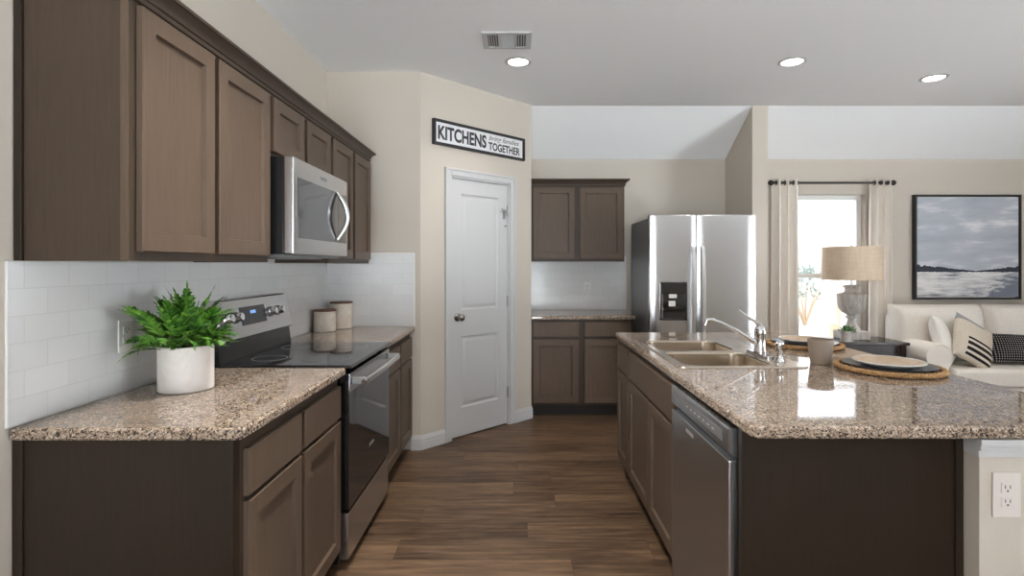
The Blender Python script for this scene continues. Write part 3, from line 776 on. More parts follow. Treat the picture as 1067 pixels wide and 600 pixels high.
# ============================================================ RANGE (STOVE)
def stove():
    y0, y1 = 2.408, 3.163; xb = XL + 0.012; xf = -0.752
    t = thing('stove', 'black and stainless steel electric stove between the left counters', 'stove', (-1.08, (y0 + y1) / 2, 0))
    MB().box(xb + 0.03, -0.80, y0 + 0.002, y1 - 0.002, 0.03, 0.905).build('body', M['black'], t)
    for yy in (y0 + 0.06, y1 - 0.06):
        for xx in (-1.30, -0.86): MB().lathe([(0, 0), (0.02, 0), (0.016, 0.029), (0, 0.029)], xx, yy, 0.001, 12).build('foot', M['black_matte'], t)
    ck = MB(); ck.box(xb + 0.085, -0.742, y0, y1, 0.906, 0.921, 0.005, 3); ck = ck.build('cooktop', M['black_glass'], t)
    for (cx, cy, r) in ((-0.92, 2.60, 0.115), (-0.92, 2.97, 0.09), (-1.19, 2.60, 0.08), (-1.19, 2.97, 0.10)):
        MB().lathe([(r - 0.003, 0.0), (r, 0.0), (r, 0.0006), (r - 0.003, 0.0006), (r - 0.003, 0.0)], cx, cy, 0.9212, 48).build('burner_ring', M['steel_side'], ck)
    # oven door: steel top rail, glass panel
    d = MB().box(-0.799, xf, y0 + 0.006, y1 - 0.006, 0.275, 0.885, 0.005).build('oven_door', M['black_glass'], t)
    MB().box(xf - 0.006, xf + 0.002, y0 + 0.008, y1 - 0.008, 0.80, 0.883, 0.003).build('door_rail', M['steel'], d)
    hb = MB(); zc = 0.845; xh = -0.690
    hb.tube([(xh - 0.004, y0 + 0.03, zc - 0.004), (xh, y0 + 0.06, zc), (xh + 0.006, (y0 + y1) / 2, zc), (xh, y1 - 0.06, zc), (xh - 0.004, y1 - 0.03, zc - 0.004)], [0.013, 0.015, 0.016, 0.015, 0.013], 14)
    hb.build('handle', M['steel'], d)
    for yy in (y0 + 0.045, y1 - 0.045): MB().box(xf + 0.0025, xh + 0.002, yy - 0.013, yy + 0.013, zc - 0.016, zc + 0.016, 0.005).build('handle_bracket', M['steel_side'], d)
    MB().box(xf - 0.001, xf + 0.0012, 2.74, 2.82, 0.452, 0.466, 0.0005).build('maker_mark', M['mark'], d)
    w_ = MB().box(-0.799, xf - 0.004, y0 + 0.006, y1 - 0.006, 0.055, 0.262, 0.004).build('storage_drawer', M['steel'], t)
    # backguard: black riser and slanted steel console
    MB().prism([(xb, y0, 0.905), (xb + 0.083, y0, 0.905), (xb + 0.083, y0, 0.93), (xb + 0.070, y0, 1.02), (xb, y0, 1.02)], (0, y1 - y0, 0)).build('backguard', M['black'], t)
    z0, z1 = 1.015, 1.205; cxb, cxt = xb + 0.095, xb + 0.055
    c = MB(); bm = c.bm
    prof = []                                            # outline in (y,z) with rounded upper corners
    r = 0.035
    prof += [(y0, z0 + 0.006), (y0 + 0.006, z0), (y1 - 0.006, z0), (y1, z0 + 0.006)]
    for k in range(7): a = (PI / 2) * k / 6; prof.append((y1 - r + r * math.cos(a), z1 - r + r * math.sin(a)))
    for k in range(7): a = PI / 2 + (PI / 2) * k / 6; prof.append((y0 + r + r * math.cos(a), z1 - r + r * math.sin(a)))
    fx = lambda z: cxb + (cxt - cxb) * (z - z0) / (z1 - z0)
    A = [bm.verts.new((xb + 0.004, y, z)) for y, z in prof]; B = [bm.verts.new((fx(z) - 0.008, y, z)) for y, z in prof]
    ym, zm = (y0 + y1) / 2, (z0 + z1) / 2
    D = [bm.verts.new((fx(z), ym + (y - ym) * 0.98, zm + (z - zm) * 0.92)) for y, z in prof]
    n = len(prof)
    for P_, Q_ in ((A, B), (B, D)):
        for k in range(n): bm.faces.new((P_[k], P_[(k + 1) % n], Q_[(k + 1) % n], Q_[k]))
    bm.faces.new(A); bm.faces.new(D)
    con = c.build('console', M['steel'], t)
    ang = math.atan2(cxb - cxt, z1 - z0)
    def onface(y, z): return Matrix.Translation((fx(z), y, z)) @ Matrix.Rotation(-ang, 4, 'Y')
    MB().box(-0.003, 0.003, -0.125, 0.125, -0.045, 0.045, 0.002, Mx=onface(2.735, 1.118)).build('display', M['display'], con)
    m = MB()
    m.box(0.0034, 0.0038, -0.035, 0.02, 0.008, 0.024, Mx=onface(2.735, 1.118))
    m.build('clock_digits', mat('lcd_blue', (0.1, 0.2, 0.4), 0.4, Emission_Color=(0.25, 0.5, 1.0, 1), Emission_Strength=0.5), con)
    for yy in (2.470, 2.555, 2.915, 3.005, 3.085)[0:5]:
        if yy == 3.085: continue
        K = onface(yy, 1.118) @ Matrix.Rotation(PI / 2, 4, 'Y')
        kn = MB().lathe([(0, 0.002), (0.027, 0.002), (0.027, 0.008), (0.022, 0.012), (0.020, 0.034), (0.017, 0.038), (0, 0.038)], seg=28, Mx=K).build('knob', M['chrome'], con)
stove()

# ============================================================ MICROWAVE
def microwave():
    y0, y1 = 2.390, 3.142; z0, z1 = 1.405, 1.848
    t = thing('microwave', 'over-the-range stainless steel microwave with curved handle above the stove', 'microwave', (-1.2, (y0 + y1) / 2, z0))
    MB().box(XL + 0.012, -1.035, y0, y1, z0 + 0.012, z1, 0.003).build('case', M['black'], t)
    m = MB(); m.box(XL + 0.02, -1.035, y0 + 0.01, y1 - 0.01, z0, z0 + 0.011, 0.002)
    for k in range(2): m.box(-1.33, -1.10, y0 + 0.09 + k * 0.36, y0 + 0.29 + k * 0.36, z0 - 0.006, z0 + 0.001, 0.002)
    m.build('vent_filter', M['steel_side'], t)
    d = MB().box(-1.034, -0.990, y0, y1, z0 + 0.012, z1, 0.006).build('door', M['steel'], t)
    MB().box(-0.994, -0.9885, y0 + 0.045, y1 - 0.165, z0 + 0.085, z1 - 0.085, 0.002).build('door_window', M['mirror_glass'], d)
    MB().box(-0.994, -0.9885, y1 - 0.158, y1 - 0.022, z0 + 0.085, z1 - 0.085, 0.002).build('control_panel', M['mirror_glass'], d)
    yh = 2.948; za, zb = z0 + 0.10, z1 - 0.085
    pts = []
    for k in range(13):
        s = k / 12; b = math.sin(PI * s)
        pts.append((-0.985 + 0.046 * b, yh + 0.034 * b, za + (zb - za) * s))
    MB().tube(pts, [0.010 + 0.004 * math.sin(PI * k / 12) for k in range(13)], 12).build('handle', M['steel'], d)
    MB().box(-0.9895, -0.9882, 2.72, 2.80, z1 - 0.052, z1 - 0.038).build('maker_mark', M['steel_side'], d)
microwave()

# ============================================================ REFRIGERATOR
def fridge():
    x0, x1, yf = 1.128, 2.036, 4.632; zt = 1.80; xs = 1.530
    t = thing('refrigerator', 'side-by-side stainless steel refrigerator with black water dispenser', 'refrigerator', ((x0 + x1) / 2, 5.05, 0))
    m = MB(); m.box(x0 + 0.003, x1 - 0.003, 4.705, 5.42, 0.02, 1.775, 0.006); m.build('body', M['steel_side'], t)
    MB().box(x0 + 0.03, x1 - 0.03, 4.73, 4.75, 0.002, 0.06).build('toe_grille', M['black_matte'], t)
    for a in (x0 + 0.02, x1 - 0.10): MB().box(a, a + 0.08, 4.70, 4.80, 1.776, 1.80, 0.005).build('hinge_cover', M['black_matte'], t)
    def doorm(a, b):
        m = MB(); bm = m.bm; N = 12; fr, bk = [], []
        for k in range(N + 1):
            s = k / N; bulge = 0.004 * (1 - (2 * s - 1) ** 2); ed = 0.010 * max(0, abs(2 * s - 1) - 0.94) / 0.06
            fr.append((a + (b - a) * s, yf - bulge + 0.012 + ed))
        out = fr + [(b, 4.70), (a, 4.70)]
        prev = None
        lo = [bm.verts.new((x, y, 0.07)) for x, y in out]
        mid = [bm.verts.new((x, y, zt - 0.012)) for x, y in out]
        hi = [bm.verts.new((x, y + (0.010 if i <= N else 0), zt)) for i, (x, y) in enumerate(out)]
        for P_, Q_ in ((lo, mid), (mid, hi)):
            for k in range(len(out)): bm.faces.new((P_[k], P_[(k + 1) % len(out)], Q_[(k + 1) % len(out)], Q_[k]))
        bm.faces.new(lo); bm.faces.new(hi); return m
    L = doorm(x0, xs - 0.005).build('freezer_door', M['steel'], t, sharp=40)
    R = doorm(xs + 0.005, x1).build('fridge_door', M['steel'], t, sharp=40)
    for par, xc in ((L, xs - 0.040), (R, xs + 0.040)):
        pts, za, zb = [], 0.62, 1.53
        m = MB()
        sec = []
        N = 16
        bm = m.bm; prev = None
        for k in range(N + 1):
            s = k / N; y = yf - 0.018 - 0.045 * (math.sin(PI * s) ** 0.45)
            z = za + (zb - za) * s
            r = [bm.verts.new(p) for p in ((xc - 0.017, y + 0.016, z), (xc - 0.013, y, z), (xc + 0.013, y, z), (xc + 0.017, y + 0.016, z), (xc, y + 0.022, z))]
            if prev:
                for q in range(5): bm.faces.new((prev[q], prev[(q + 1) % 5], r[(q + 1) % 5], r[q]))
            else: bm.faces.new(r)
            prev = r
        bm.faces.new(prev)
        m.box(xc - 0.014, xc + 0.014, yf - 0.02, yf + 0.010, za + 0.002, za + 0.035, 0.004); m.box(xc - 0.014, xc + 0.014, yf - 0.02, yf + 0.010, zb - 0.035, zb - 0.002, 0.004)
        m.build('handle', mat('handle_steel', (0.72, 0.72, 0.72), 0.3, 0.9), par, sharp=50)
    dx0, dx1, dz0, dz1 = 1.212, 1.442, 0.895, 1.222; yd = yf - 0.006
    d = MB()
    d.box(dx0, dx1, yd, yf + 0.02, 1.12, dz1, 0.006); d.box(dx0, dx0 + 0.02, yd, yf + 0.02, dz0, 1.12, 0.003); d.box(dx1 - 0.02, dx1, yd, yf + 0.02, dz0, 1.12, 0.003)
    d.box(dx0, dx1, yd, yf + 0.02, dz0, dz0 + 0.02, 0.003); d.box(dx0 + 0.018, dx1 - 0.018, yf - 0.0025, yf + 0.02, dz0 + 0.01, 1.13)
    dd = d.build('water_dispenser', M['black_glass'], L)
    return t, L
FT, FL = fridge()
MB().box(1.285, 1.350, 4.610, 4.6285, 1.085, 1.118, 0.004).build('nozzle', M['white_plastic'], FL)
MB().box(1.283, 1.338, 4.612, 4.6285, 1.015, 1.062, 0.004).build('dispenser_paddle', M['white_plastic'], FL)

# ============================================================ CEILING FIXTURES
def downlight(loc, label, watts=LAMP_W, proto=[]):
    g = 'recessed ceiling lights'
    if proto: r = dup(proto[0], loc, label, g)
    else:
        r = thing('ceiling_light', label, 'light', (0, 0, 0), g); proto.append(r)
        MB().lathe([(0.068, -0.002), (0.072, -0.007), (0.092, -0.004), (0.095, 0.0), (0.068, 0.0)], 0, 0, 0, 40).build('trim_ring', M['trim'], r)
        MB().lathe([(0, -0.004), (0.05, -0.004), (0.068, -0.002), (0.068, -0.0005), (0, -0.0005)], 0, 0, 0, 40).build('lens', M['emit'], r)
        r.location = loc
    la = bpy.data.lights.new('downlight_bulb', 'AREA'); la.shape = 'DISK'; la.size = 0.12; la.spread = 1.9; la.energy = watts; la.color = (1, 0.95, 0.88)
    lo = bpy.data.objects.new('downlight_bulb', la); C.objects.link(lo); lo.parent = r; lo.location = (0, 0, -0.012)
    return r
zl = ZC - 0.0005
downlight((0.0, 3.82, zl), 'round recessed ceiling light just below the air vent, left in the photo')
downlight((1.93, 3.82, zl), 'round recessed ceiling light above the island, middle of the three in view')
downlight((3.18, 4.15, zl), 'round recessed ceiling light over the living room, rightmost of the three')
downlight((-0.30, 1.85, zl), 'round recessed ceiling light over the aisle, above the near counters', LAMP_NEAR)
downlight((3.9, 1.75, zl), 'unseen ceiling light added over the near living room floor', LAMP_NEAR)  # this and the next two are unseen lamps added for fill
downlight((0.0, -0.6, zl), 'unseen ceiling light added behind the camera over the aisle', LAMP_NEAR)
downlight((1.93, -0.6, zl), 'unseen ceiling light added behind the camera, right of the aisle', LAMP_W)
def vent():
    cx, cy = -0.072, 3.45; wx, wy = 0.155, 0.125
    t = thing('air_vent', 'white rectangular ceiling air vent with three louvered sections', 'vent', (cx, cy, ZC))
    m = MB(); z0, z1 = ZC - 0.010, ZC - 0.0005
    m.box(cx - wx, cx + wx, cy - wy, cy - wy + 0.03, z0, z1, 0.002); m.box(cx - wx, cx + wx, cy + wy - 0.03, cy + wy, z0, z1, 0.002)
    m.box(cx - wx, cx - wx + 0.035, cy - wy + 0.03, cy + wy - 0.03, z0, z1, 0.002); m.box(cx + wx - 0.035, cx + wx, cy - wy + 0.03, cy + wy - 0.03, z0, z1, 0.002)
    for xx in (-0.042, 0.055): m.box(cx + xx - 0.008, cx + xx + 0.008, cy - wy + 0.03, cy + wy - 0.03, z0, z1, 0.001)
    m.build('frame', M['trim'], t)
    MB().box(cx - wx + 0.03, cx + wx - 0.03, cy - wy + 0.025, cy + wy - 0.025, ZC - 0.0015, ZC - 0.0006).build('duct_opening', M['vent_dark'], t)
    m = MB()
    for k in range(5): xx = cx - 0.113 + k * 0.0145; m.box(xx, xx + 0.005, cy - 0.095, cy + 0.095, z0 + 0.001, z1 - 0.001)
    for k in range(3): xx = cx + 0.072 + k * 0.0165; m.box(xx, xx + 0.005, cy - 0.095, cy + 0.095, z0 + 0.001, z1 - 0.001)
    for k in range(10): yy = cy - 0.088 + k * 0.018; m.box(cx - 0.034, cx + 0.047, yy, yy + 0.006, z0 + 0.001, z1 - 0.001)
    m.build('louvers', M['trim'], t)
vent()

# ============================================================ SIGN
def text_mesh(body, size, align='LEFT', offset=0.0, shear=0.0, sx=1.0, extrude=0.0008):
    cu = bpy.data.curves.new('txt', 'FONT'); cu.body = body; cu.size = size; cu.align_x = align; cu.offset = offset; cu.shear = shear; cu.extrude = extrude
    o = bpy.data.objects.new('txt', cu); C.objects.link(o)
    dg = bpy.context.evaluated_depsgraph_get(); me = bpy.data.meshes.new_from_object(o.evaluated_get(dg))
    bm = bmesh.new(); bm.from_mesh(me); bpy.data.objects.remove(o); bpy.data.curves.remove(cu); bpy.data.meshes.remove(me)
    xs = [v.co.x for v in bm.verts]; ys = [v.co.y for v in bm.verts]
    return bm, min(xs), max(xs), min(ys), max(ys)
def fit_text(mb, body, x0, x1, z0, z1, v, **k):
    bm, a, b, c, d = text_mesh(body, 1.0, **k)
    for q in bm.verts:
        X = x0 + (q.co.x - a) / (b - a) * (x1 - x0); Z = z0 + (q.co.y - c) / (d - c) * (z1 - z0)
        q.co = Vector((X, v + (0.0006 if q.co.z > 0 else -0.0004), Z))
    mb._join(bm)
def sign():
    s0, s1, z0, z1 = 0.104, 1.083, 2.280, 2.474
    c = TM @ Vector(((s0 + s1) / 2, 0.01, (z0 + z1) / 2))
    t = thing('wall_sign', 'long framed wall sign with grey lettering above the pantry door', 'sign', c)
    m = MB(); b = 0.020
    m.box(s0, s1, 0.001, 0.030, z1 - b, z1, 0.002); m.box(s0, s1, 0.001, 0.030, z0, z0 + b, 0.002)
    m.box(s0, s0 + b, 0.001, 0.030, z0 + b, z1 - b, 0.002); m.box(s1 - b, s1, 0.001, 0.030, z0 + b, z1 - b, 0.002)
    m.build('frame', M['black_matte'], t, Mx=TM)
    MB().box(s0 + b - 0.002, s1 - b + 0.002, 0.001, 0.014, z0 + b - 0.002, z1 - b + 0.002).build('board', M['sign_board'], t, Mx=TM)
    m = MB(); fit_text(m, 'KITCHENS', 0.150, 0.640, 2.325, 2.432, 0.0148, offset=0.034); m.build('lettering', M['grey_ink'], t, Mx=TM, smooth=False)
    m = MB(); fit_text(m, 'TOGETHER', 0.664, 1.030, 2.318, 2.384, 0.0148, offset=0.026); m.build('lettering', M['grey_ink'], t, Mx=TM, smooth=False)
    m = MB(); fit_text(m, 'bring families', 0.668, 1.020, 2.388, 2.442, 0.0148, shear=0.45, offset=0.004); m.build('script_lettering', M['light_ink'], t, Mx=TM, smooth=False)
sign()

# ============================================================ OUTLETS
def outlet(label, f, u, z, wd=0.070, ht=0.115, mt='white_plastic'):
    t = thing('outlet', label, 'outlet', f(u, 0, z), 'wall outlets')
    m = MB(); fbox(m, f, u - wd / 2, u + wd / 2, 0.0004, 0.006, z - ht / 2, z + ht / 2, 0.002); m.build('cover_plate', M[mt], t)
    for dz in (-0.020, 0.020):
        m = MB(); fbox(m, f, u - 0.017, u + 0.017, 0.0055, 0.0085, z + dz - 0.014, z + dz + 0.014, 0.0012); r = m.build('receptacle', M[mt], t)
        m = MB()
        for du in (-0.007, 0.007): fbox(m, f, u + du - 0.0012, u + du + 0.0012, 0.008, 0.0089, z + dz - 0.001, z + dz + 0.008)
        fbox(m, f, u - 0.0025, u + 0.0025, 0.008, 0.0089, z + dz - 0.010, z + dz - 0.005)
        m.build('slots', M['slot'], r)
outlet('white electrical outlet on the low bar wall at the right edge', face_my(BY0), 1.392, 0.713, 0.080, 0.128, 'ivory_plastic')
outlet('small electrical outlet on the back tile wall beside the refrigerator', face_my(YB - 0.008), 0.70, 1.135)
outlet('electrical outlet on the white tile behind the potted fern', face_px(XL + 0.008), 1.945, 1.115)

# ============================================================ POTTED FERN
def fern():
    cx, cy, z0 = -1.215, 1.985, CT1 + 0.0005; R = 0.090; H = 0.162
    t = thing('potted_fern', 'bushy green fern in a pale cylinder pot on the left counter', 'plant', (cx, cy, z0))
    MB().lathe([(0, 0), (R - 0.004, 0), (R, 0.004), (R, H - 0.003), (R - 0.003, H), (R - 0.008, H), (R - 0.010, H - 0.03), (0, H - 0.03)], cx, cy, z0, 56).build('pot', M['pot'], t)
    MB().lathe([(R - 0.011, H - 0.022), (0.04, H - 0.014), (0, H - 0.012)], cx, cy, z0, 32).build('soil', M['soil'], t)
    rnd = random.Random(11)
    fol = MB(); stem = MB(); bm = fol.bm
    def frond(pts, side, W):
        """a fern frond: a midrib carrying pairs of narrow pointed lobes"""
        n = len(pts) - 1; roll = rnd.uniform(-0.5, 0.5)
        for k in range(1, n + 1):
            f = k / n; ax = (pts[k] - pts[k - 1]); al = ax.length; d = ax / al
            nr = side.cross(d).normalized(); sd = (side * math.cos(roll) + nr * math.sin(roll)).normalized(); up = sd.cross(d).normalized()
            if up.z < 0: up = -up
            wl = W * (math.sin(PI * min(1, 0.16 + 0.86 * f)) ** 0.75) * rnd.uniform(0.85, 1.12) + 0.004
            for sg in (-1, 1):
                out = (sd * sg * 0.9 + d * 0.62 + up * rnd.uniform(0.0, 0.35)).normalized()
                b0, b1 = pts[k - 1], pts[k - 1] + d * al * 0.95
                m0 = b0 + out * wl * 0.5 - d * al * 0.10 + up * 0.10 * wl; m1 = b1 + out * wl * 0.45 + d * al * 0.12 + up * 0.04 * wl
                tip = pts[k - 1] + d * al * 0.5 + out * wl - up * 0.10 * wl
                vs = [bm.verts.new(q) for q in (b0, b1, m1, tip, m0)]
                bm.faces.new(vs if sg > 0 else vs[::-1])
        d = (pts[-1] - pts[-2]).normalized(); q = pts[-1]
        bm.faces.new([bm.verts.new(v) for v in (q - side * 0.004, q + d * 0.022, q + side * 0.004)])
    up = Vector((0, 0, 1))
    for i in range(96):
        a = rnd.uniform(0, 2 * PI)
        el = rnd.choice((rnd.uniform(0.15, 0.7), rnd.uniform(0.5, 1.1), rnd.uniform(0.9, 1.5)))
        L = rnd.uniform(0.15, 0.235) if el > 0.6 else rnd.uniform(0.15, 0.205)
        if 2.9 < a < 5.2 and el < 0.8: L *= 0.82
        rb = rnd.uniform(0.0, 0.066)
        p = Vector((cx + rb * math.cos(a), cy + rb * math.sin(a), z0 + H - 0.012))
        dirh = Vector((math.cos(a), math.sin(a), 0)); side0 = Vector((-math.sin(a), math.cos(a), 0))
        pts = []; N = 15; e = el; dr = rnd.uniform(0.5, 1.5) * (1.2 - el / 2)
        for k in range(N + 1):
            pts.append(p.copy()); p = p + (dirh * math.cos(e) + up * math.sin(e)) * (L / N); e -= dr * (k / N) * 2 / N
        for q in pts:
            q.x = max(q.x, XL + 0.05)
            if q.x > cx: q.x = cx + (q.x - cx) * 0.80
            if a < 2.6 or a > 4.4: q.z = max(q.z, z0 + H + 0.004)
        stem.tube(pts[:8], [0.0020 - 0.0001 * k for k in range(8)], 5)
        frond(pts[4:], side0, rnd.uniform(0.026, 0.040))
    for v in bm.verts: v.co.x = max(v.co.x, XL + 0.012)
    fo = fol.build('foliage', M['fern'], t, smooth=False, recalc=False)
    stem.build('stems', M['fern_stem'], t)
fern()

# ============================================================ CANISTERS
def canister(label, cx, cy, r, h):
    z = CT1 + 0.0005
    t = thing('canister', label, 'canister', (cx, cy, z), 'canisters by the end wall')
    MB().lathe([(0, 0), (r - 0.004, 0), (r, 0.004), (r, h - 0.002), (r - 0.002, h), (0, h)], cx, cy, z, 48).build('jar', M['canister'], t)
    MB().lathe([(0, h + 0.0004), (r + 0.002, h + 0.0004), (r + 0.003, h + 0.003), (r + 0.003, h + 0.009), (r, h + 0.012), (0, h + 0.012)], cx, cy, z, 48).build('lid', M['lid_wood'], t)
canister('short cream canister with wooden lid, in front of the taller canister', -1.325, 3.715, 0.073, 0.138)
canister('taller cream canister with wooden lid in the counter corner', -1.275, 3.905, 0.077, 0.178)

# ============================================================ PLACE SETTINGS
def setting(cx, cy, R, where):
    z = CT1 + 0.0005
    m = MB()
    nr = int((R - 0.02) / 0.018)
    for k in range(nr):
        r = 0.012 + k * 0.018
        m.tube([(cx + r * math.cos(a), cy + r * math.sin(a), z + 0.006) for a in [2 * PI * j / 40 for j in range(40)]], 0.0058 if k else 0.0058, 6, closed=True)
    ro = R - 0.011
    for s in range(3):
        pts = []
        for j in range(240):
            a = 2 * PI * j / 240; ph = a * 26 + s * 2 * PI / 3
            pts.append((cx + (ro + 0.007 * math.cos(ph)) * math.cos(a), cy + (ro + 0.007 * math.cos(ph)) * math.sin(a), z + 0.0125 + 0.006 * math.sin(ph)))
        m.tube(pts, 0.0062, 6, closed=True)
    o = m.build('placemat', M['rope']); tag(recenter(o, (cx, cy, z)), 'round woven rope placemat at the %s place setting on the island' % where, 'placemat', 'rope placemats')
    rc = R - 0.030; zc = z + 0.013
    o = MB().lathe([(0, 0), (rc * 0.62, 0), (rc * 0.70, 0.002), (rc, 0.013), (rc + 0.001, 0.0145), (rc - 0.001, 0.016), (rc * 0.70, 0.006), (rc * 0.62, 0.004), (0, 0.004)], cx, cy, zc, 64).build('charger_plate', M['charger'])
    tag(recenter(o, (cx, cy, zc)), 'large dark slate plate under the sand plate of the %s place setting' % where, 'plate', 'dark charger plates')
    rp = rc * 0.78; zp = zc + 0.0175
    t = thing('dinner_plate', 'sand coloured plate with white edge atop the %s place setting' % where, 'plate', (cx, cy, zp), 'sand dinner plates')
    MB().lathe([(0, -0.011), (rp * 0.6, -0.011), (rp * 0.68, -0.010), (rp - 0.004, 0.006), (rp, 0.010), (rp - 0.002, 0.013), (rp - 0.007, 0.0115)], cx, cy, zp, 64).build('rim', M['plate_rim'], t)
    MB().lathe([(rp - 0.007, 0.0115), (rp * 0.68, -0.004), (rp * 0.6, -0.006), (0, -0.006)], cx, cy, zp, 64).build('glazed_well', M['plate'], t)
setting(1.598, 2.340, 0.205, 'near')
setting(1.600, 3.035, 0.198, 'far')
o = MB().lathe([(0, 0), (0.040, 0), (0.043, 0.003), (0.0555, 0.110), (0.0545, 0.113), (0.0515, 0.111), (0.039, 0.008), (0, 0.008)], 0, 0, 0, 40).build('cup', M['cup'])
o.location = (1.392, 2.496, CT1 + 0.0005); tag(o, 'taupe stoneware cup standing on the island left of the near plate', 'cup')

# ============================================================ WINDOW DRESSING
def curtain(label, x0, x1, folds, seed):
    yc = 5.425; z0, z1 = 0.03, 2.225; rnd = random.Random(seed)
    t = thing('curtain', label, 'curtain', ((x0 + x1) / 2, yc, 0), 'cream curtains')
    m = MB(); bm = m.bm; N = folds * 14; Z = 10; rows = []
    for j in range(Z + 1):
        s = j / Z; z = z1 + (z0 - z1) * s; row = []
        for k in range(N + 1):
            u = k / N; ph = u * folds * 2 * PI + 0.5
            sp = 1 + 0.10 * s
            x = (x0 + x1) / 2 + (u - 0.5) * (x1 - x0) * sp + 0.012 * math.sin(ph * 2 + 1) * 0.5
            y = yc + 0.036 * math.sin(ph + 0.25 * s * math.sin(3 * u + seed)) * (1 + 0.12 * math.sin(5 * u + 2 * s))
            row.append(bm.verts.new((x, y, z)))
        rows.append(row)
    for a, b in zip(rows, rows[1:]):
        for k in range(N): bm.faces.new((a[k], a[k + 1], b[k + 1], b[k]))
    bmesh.ops.recalc_face_normals(bm, faces=bm.faces)
    bmesh.ops.solidify(bm, geom=bm.faces[:], thickness=0.003)
    m.build('fabric', M['curtain'], t, sharp=80)
    for k in range(folds * 2):
        u = (k * PI - 0.5 + PI) / (folds * 2 * PI)
        if not 0.02 < u < 0.98: continue
        x = x0 + u * (x1 - x0)
        MB().tube([(x, yc + 0.021 * math.cos(a), 2.19 + 0.021 * math.sin(a)) for a in [2 * PI * q / 20 for q in range(20)]], 0.0045, 6, closed=True).build('grommet', M['rod'], t)
curtain('cream grommet curtain hanging left of the window, next to the partition wall', 2.545, 2.80, 3, 1)
curtain('cream grommet curtain hanging right of the window, behind the lamp', 3.535, 3.735, 3, 2)
t = thing('curtain_rod', 'dark bronze curtain rod with ball ends across the window top', 'curtain rod', (3.14, 5.425, 2.19))
MB().tube([(2.535, 5.425, 2.19), (3.745, 5.425, 2.19)], 0.011, 14).build('rod', M['rod'], t)
for sx in (2.528, 3.752):
    MB().lathe([(0, -0.028), (0.012, -0.026), (0.024, -0.014), (0.028, 0), (0.024, 0.014), (0.012, 0.026), (0, 0.028)], 0, 0, 0, 20, Mx=Matrix.Translation((sx, 5.425, 2.19)) @ Matrix.Rotation(PI / 2, 4, 'Y')).build('finial', M['rod'], t)
for sx in (2.60, 3.68):
    MB().box(sx - 0.012, sx + 0.012, 5.485, YB - 0.0005, 2.16, 2.22, 0.003).tube([(sx, 5.426, 2.178), (sx, 5.49, 2.178)], 0.006, 8).build('bracket', M['rod'], t)

# ============================================================ WALL PICTURE
def picture():
    x0, x1, z0, z1 = 4.005, 5.075, 1.020, 2.078
    c = ((x0 + x1) / 2, YB, (z0 + z1) / 2)
    t = thing('wall_picture', 'black framed seascape painting with grey clouds above the sofa', 'painting', c)
    m = MB(); b, d = 0.016, 0.055
    m.box(x0, x1, YB - d, YB - 0.002, z1 - b, z1, 0.002); m.box(x0, x1, YB - d, YB - 0.002, z0, z0 + b, 0.002)
    m.box(x0, x0 + b, YB - d, YB - 0.002, z0 + b, z1 - b, 0.002); m.box(x1 - b, x1, YB - d, YB - 0.002, z0 + b, z1 - b, 0.002)
    m.build('frame', M['black_matte'], t)
    MB().box(x0 + b + 0.008, x1 - b - 0.008, YB - 0.046, YB - 0.004, z0 + b + 0.008, z1 - b - 0.008, 0.002).build('canvas', M['painting'], t)
picture()

# ============================================================ END TABLE, LAMP, SUCCULENT
def end_table():
    x0, x1, y0, y1, zt = 2.965, 3.565, 4.93, 5.365, 0.660
    t = thing('end_table', 'dark wood end table between the window and the cream sofa', 'table', ((x0 + x1) / 2, (y0 + y1) / 2, 0))
    MB().box(x0, x1, y0, y1, zt - 0.028, zt, 0.005).build('tabletop', M['table_wood'], t)
    m = MB(); m.box(x0 + 0.03, x1 - 0.03, y0 + 0.03, y0 + 0.05, zt - 0.13, zt - 0.0285); m.box(x0 + 0.03, x1 - 0.03, y1 - 0.05, y1 - 0.03, zt - 0.13, zt - 0.0285)
    m.box(x0 + 0.03, x0 + 0.05, y0 + 0.05, y1 - 0.05, zt - 0.13, zt - 0.0285); m.box(x1 - 0.05, x1 - 0.03, y0 + 0.05, y1 - 0.05, zt - 0.13, zt - 0.0285)
    m.build('apron', M['table_wood'], t)
    for xx in (x0 + 0.02, x1 - 0.07):
        for yy in (y0 + 0.02, y1 - 0.07): MB().box(xx, xx + 0.05, yy, yy + 0.05, 0, zt - 0.0285, 0.003).build('leg', M['table_wood'], t)
    MB().box(x0 + 0.03, x1 - 0.03, y0 + 0.03, y1 - 0.03, 0.16, 0.18, 0.003).build('shelf', M['table_wood'], t)
end_table()
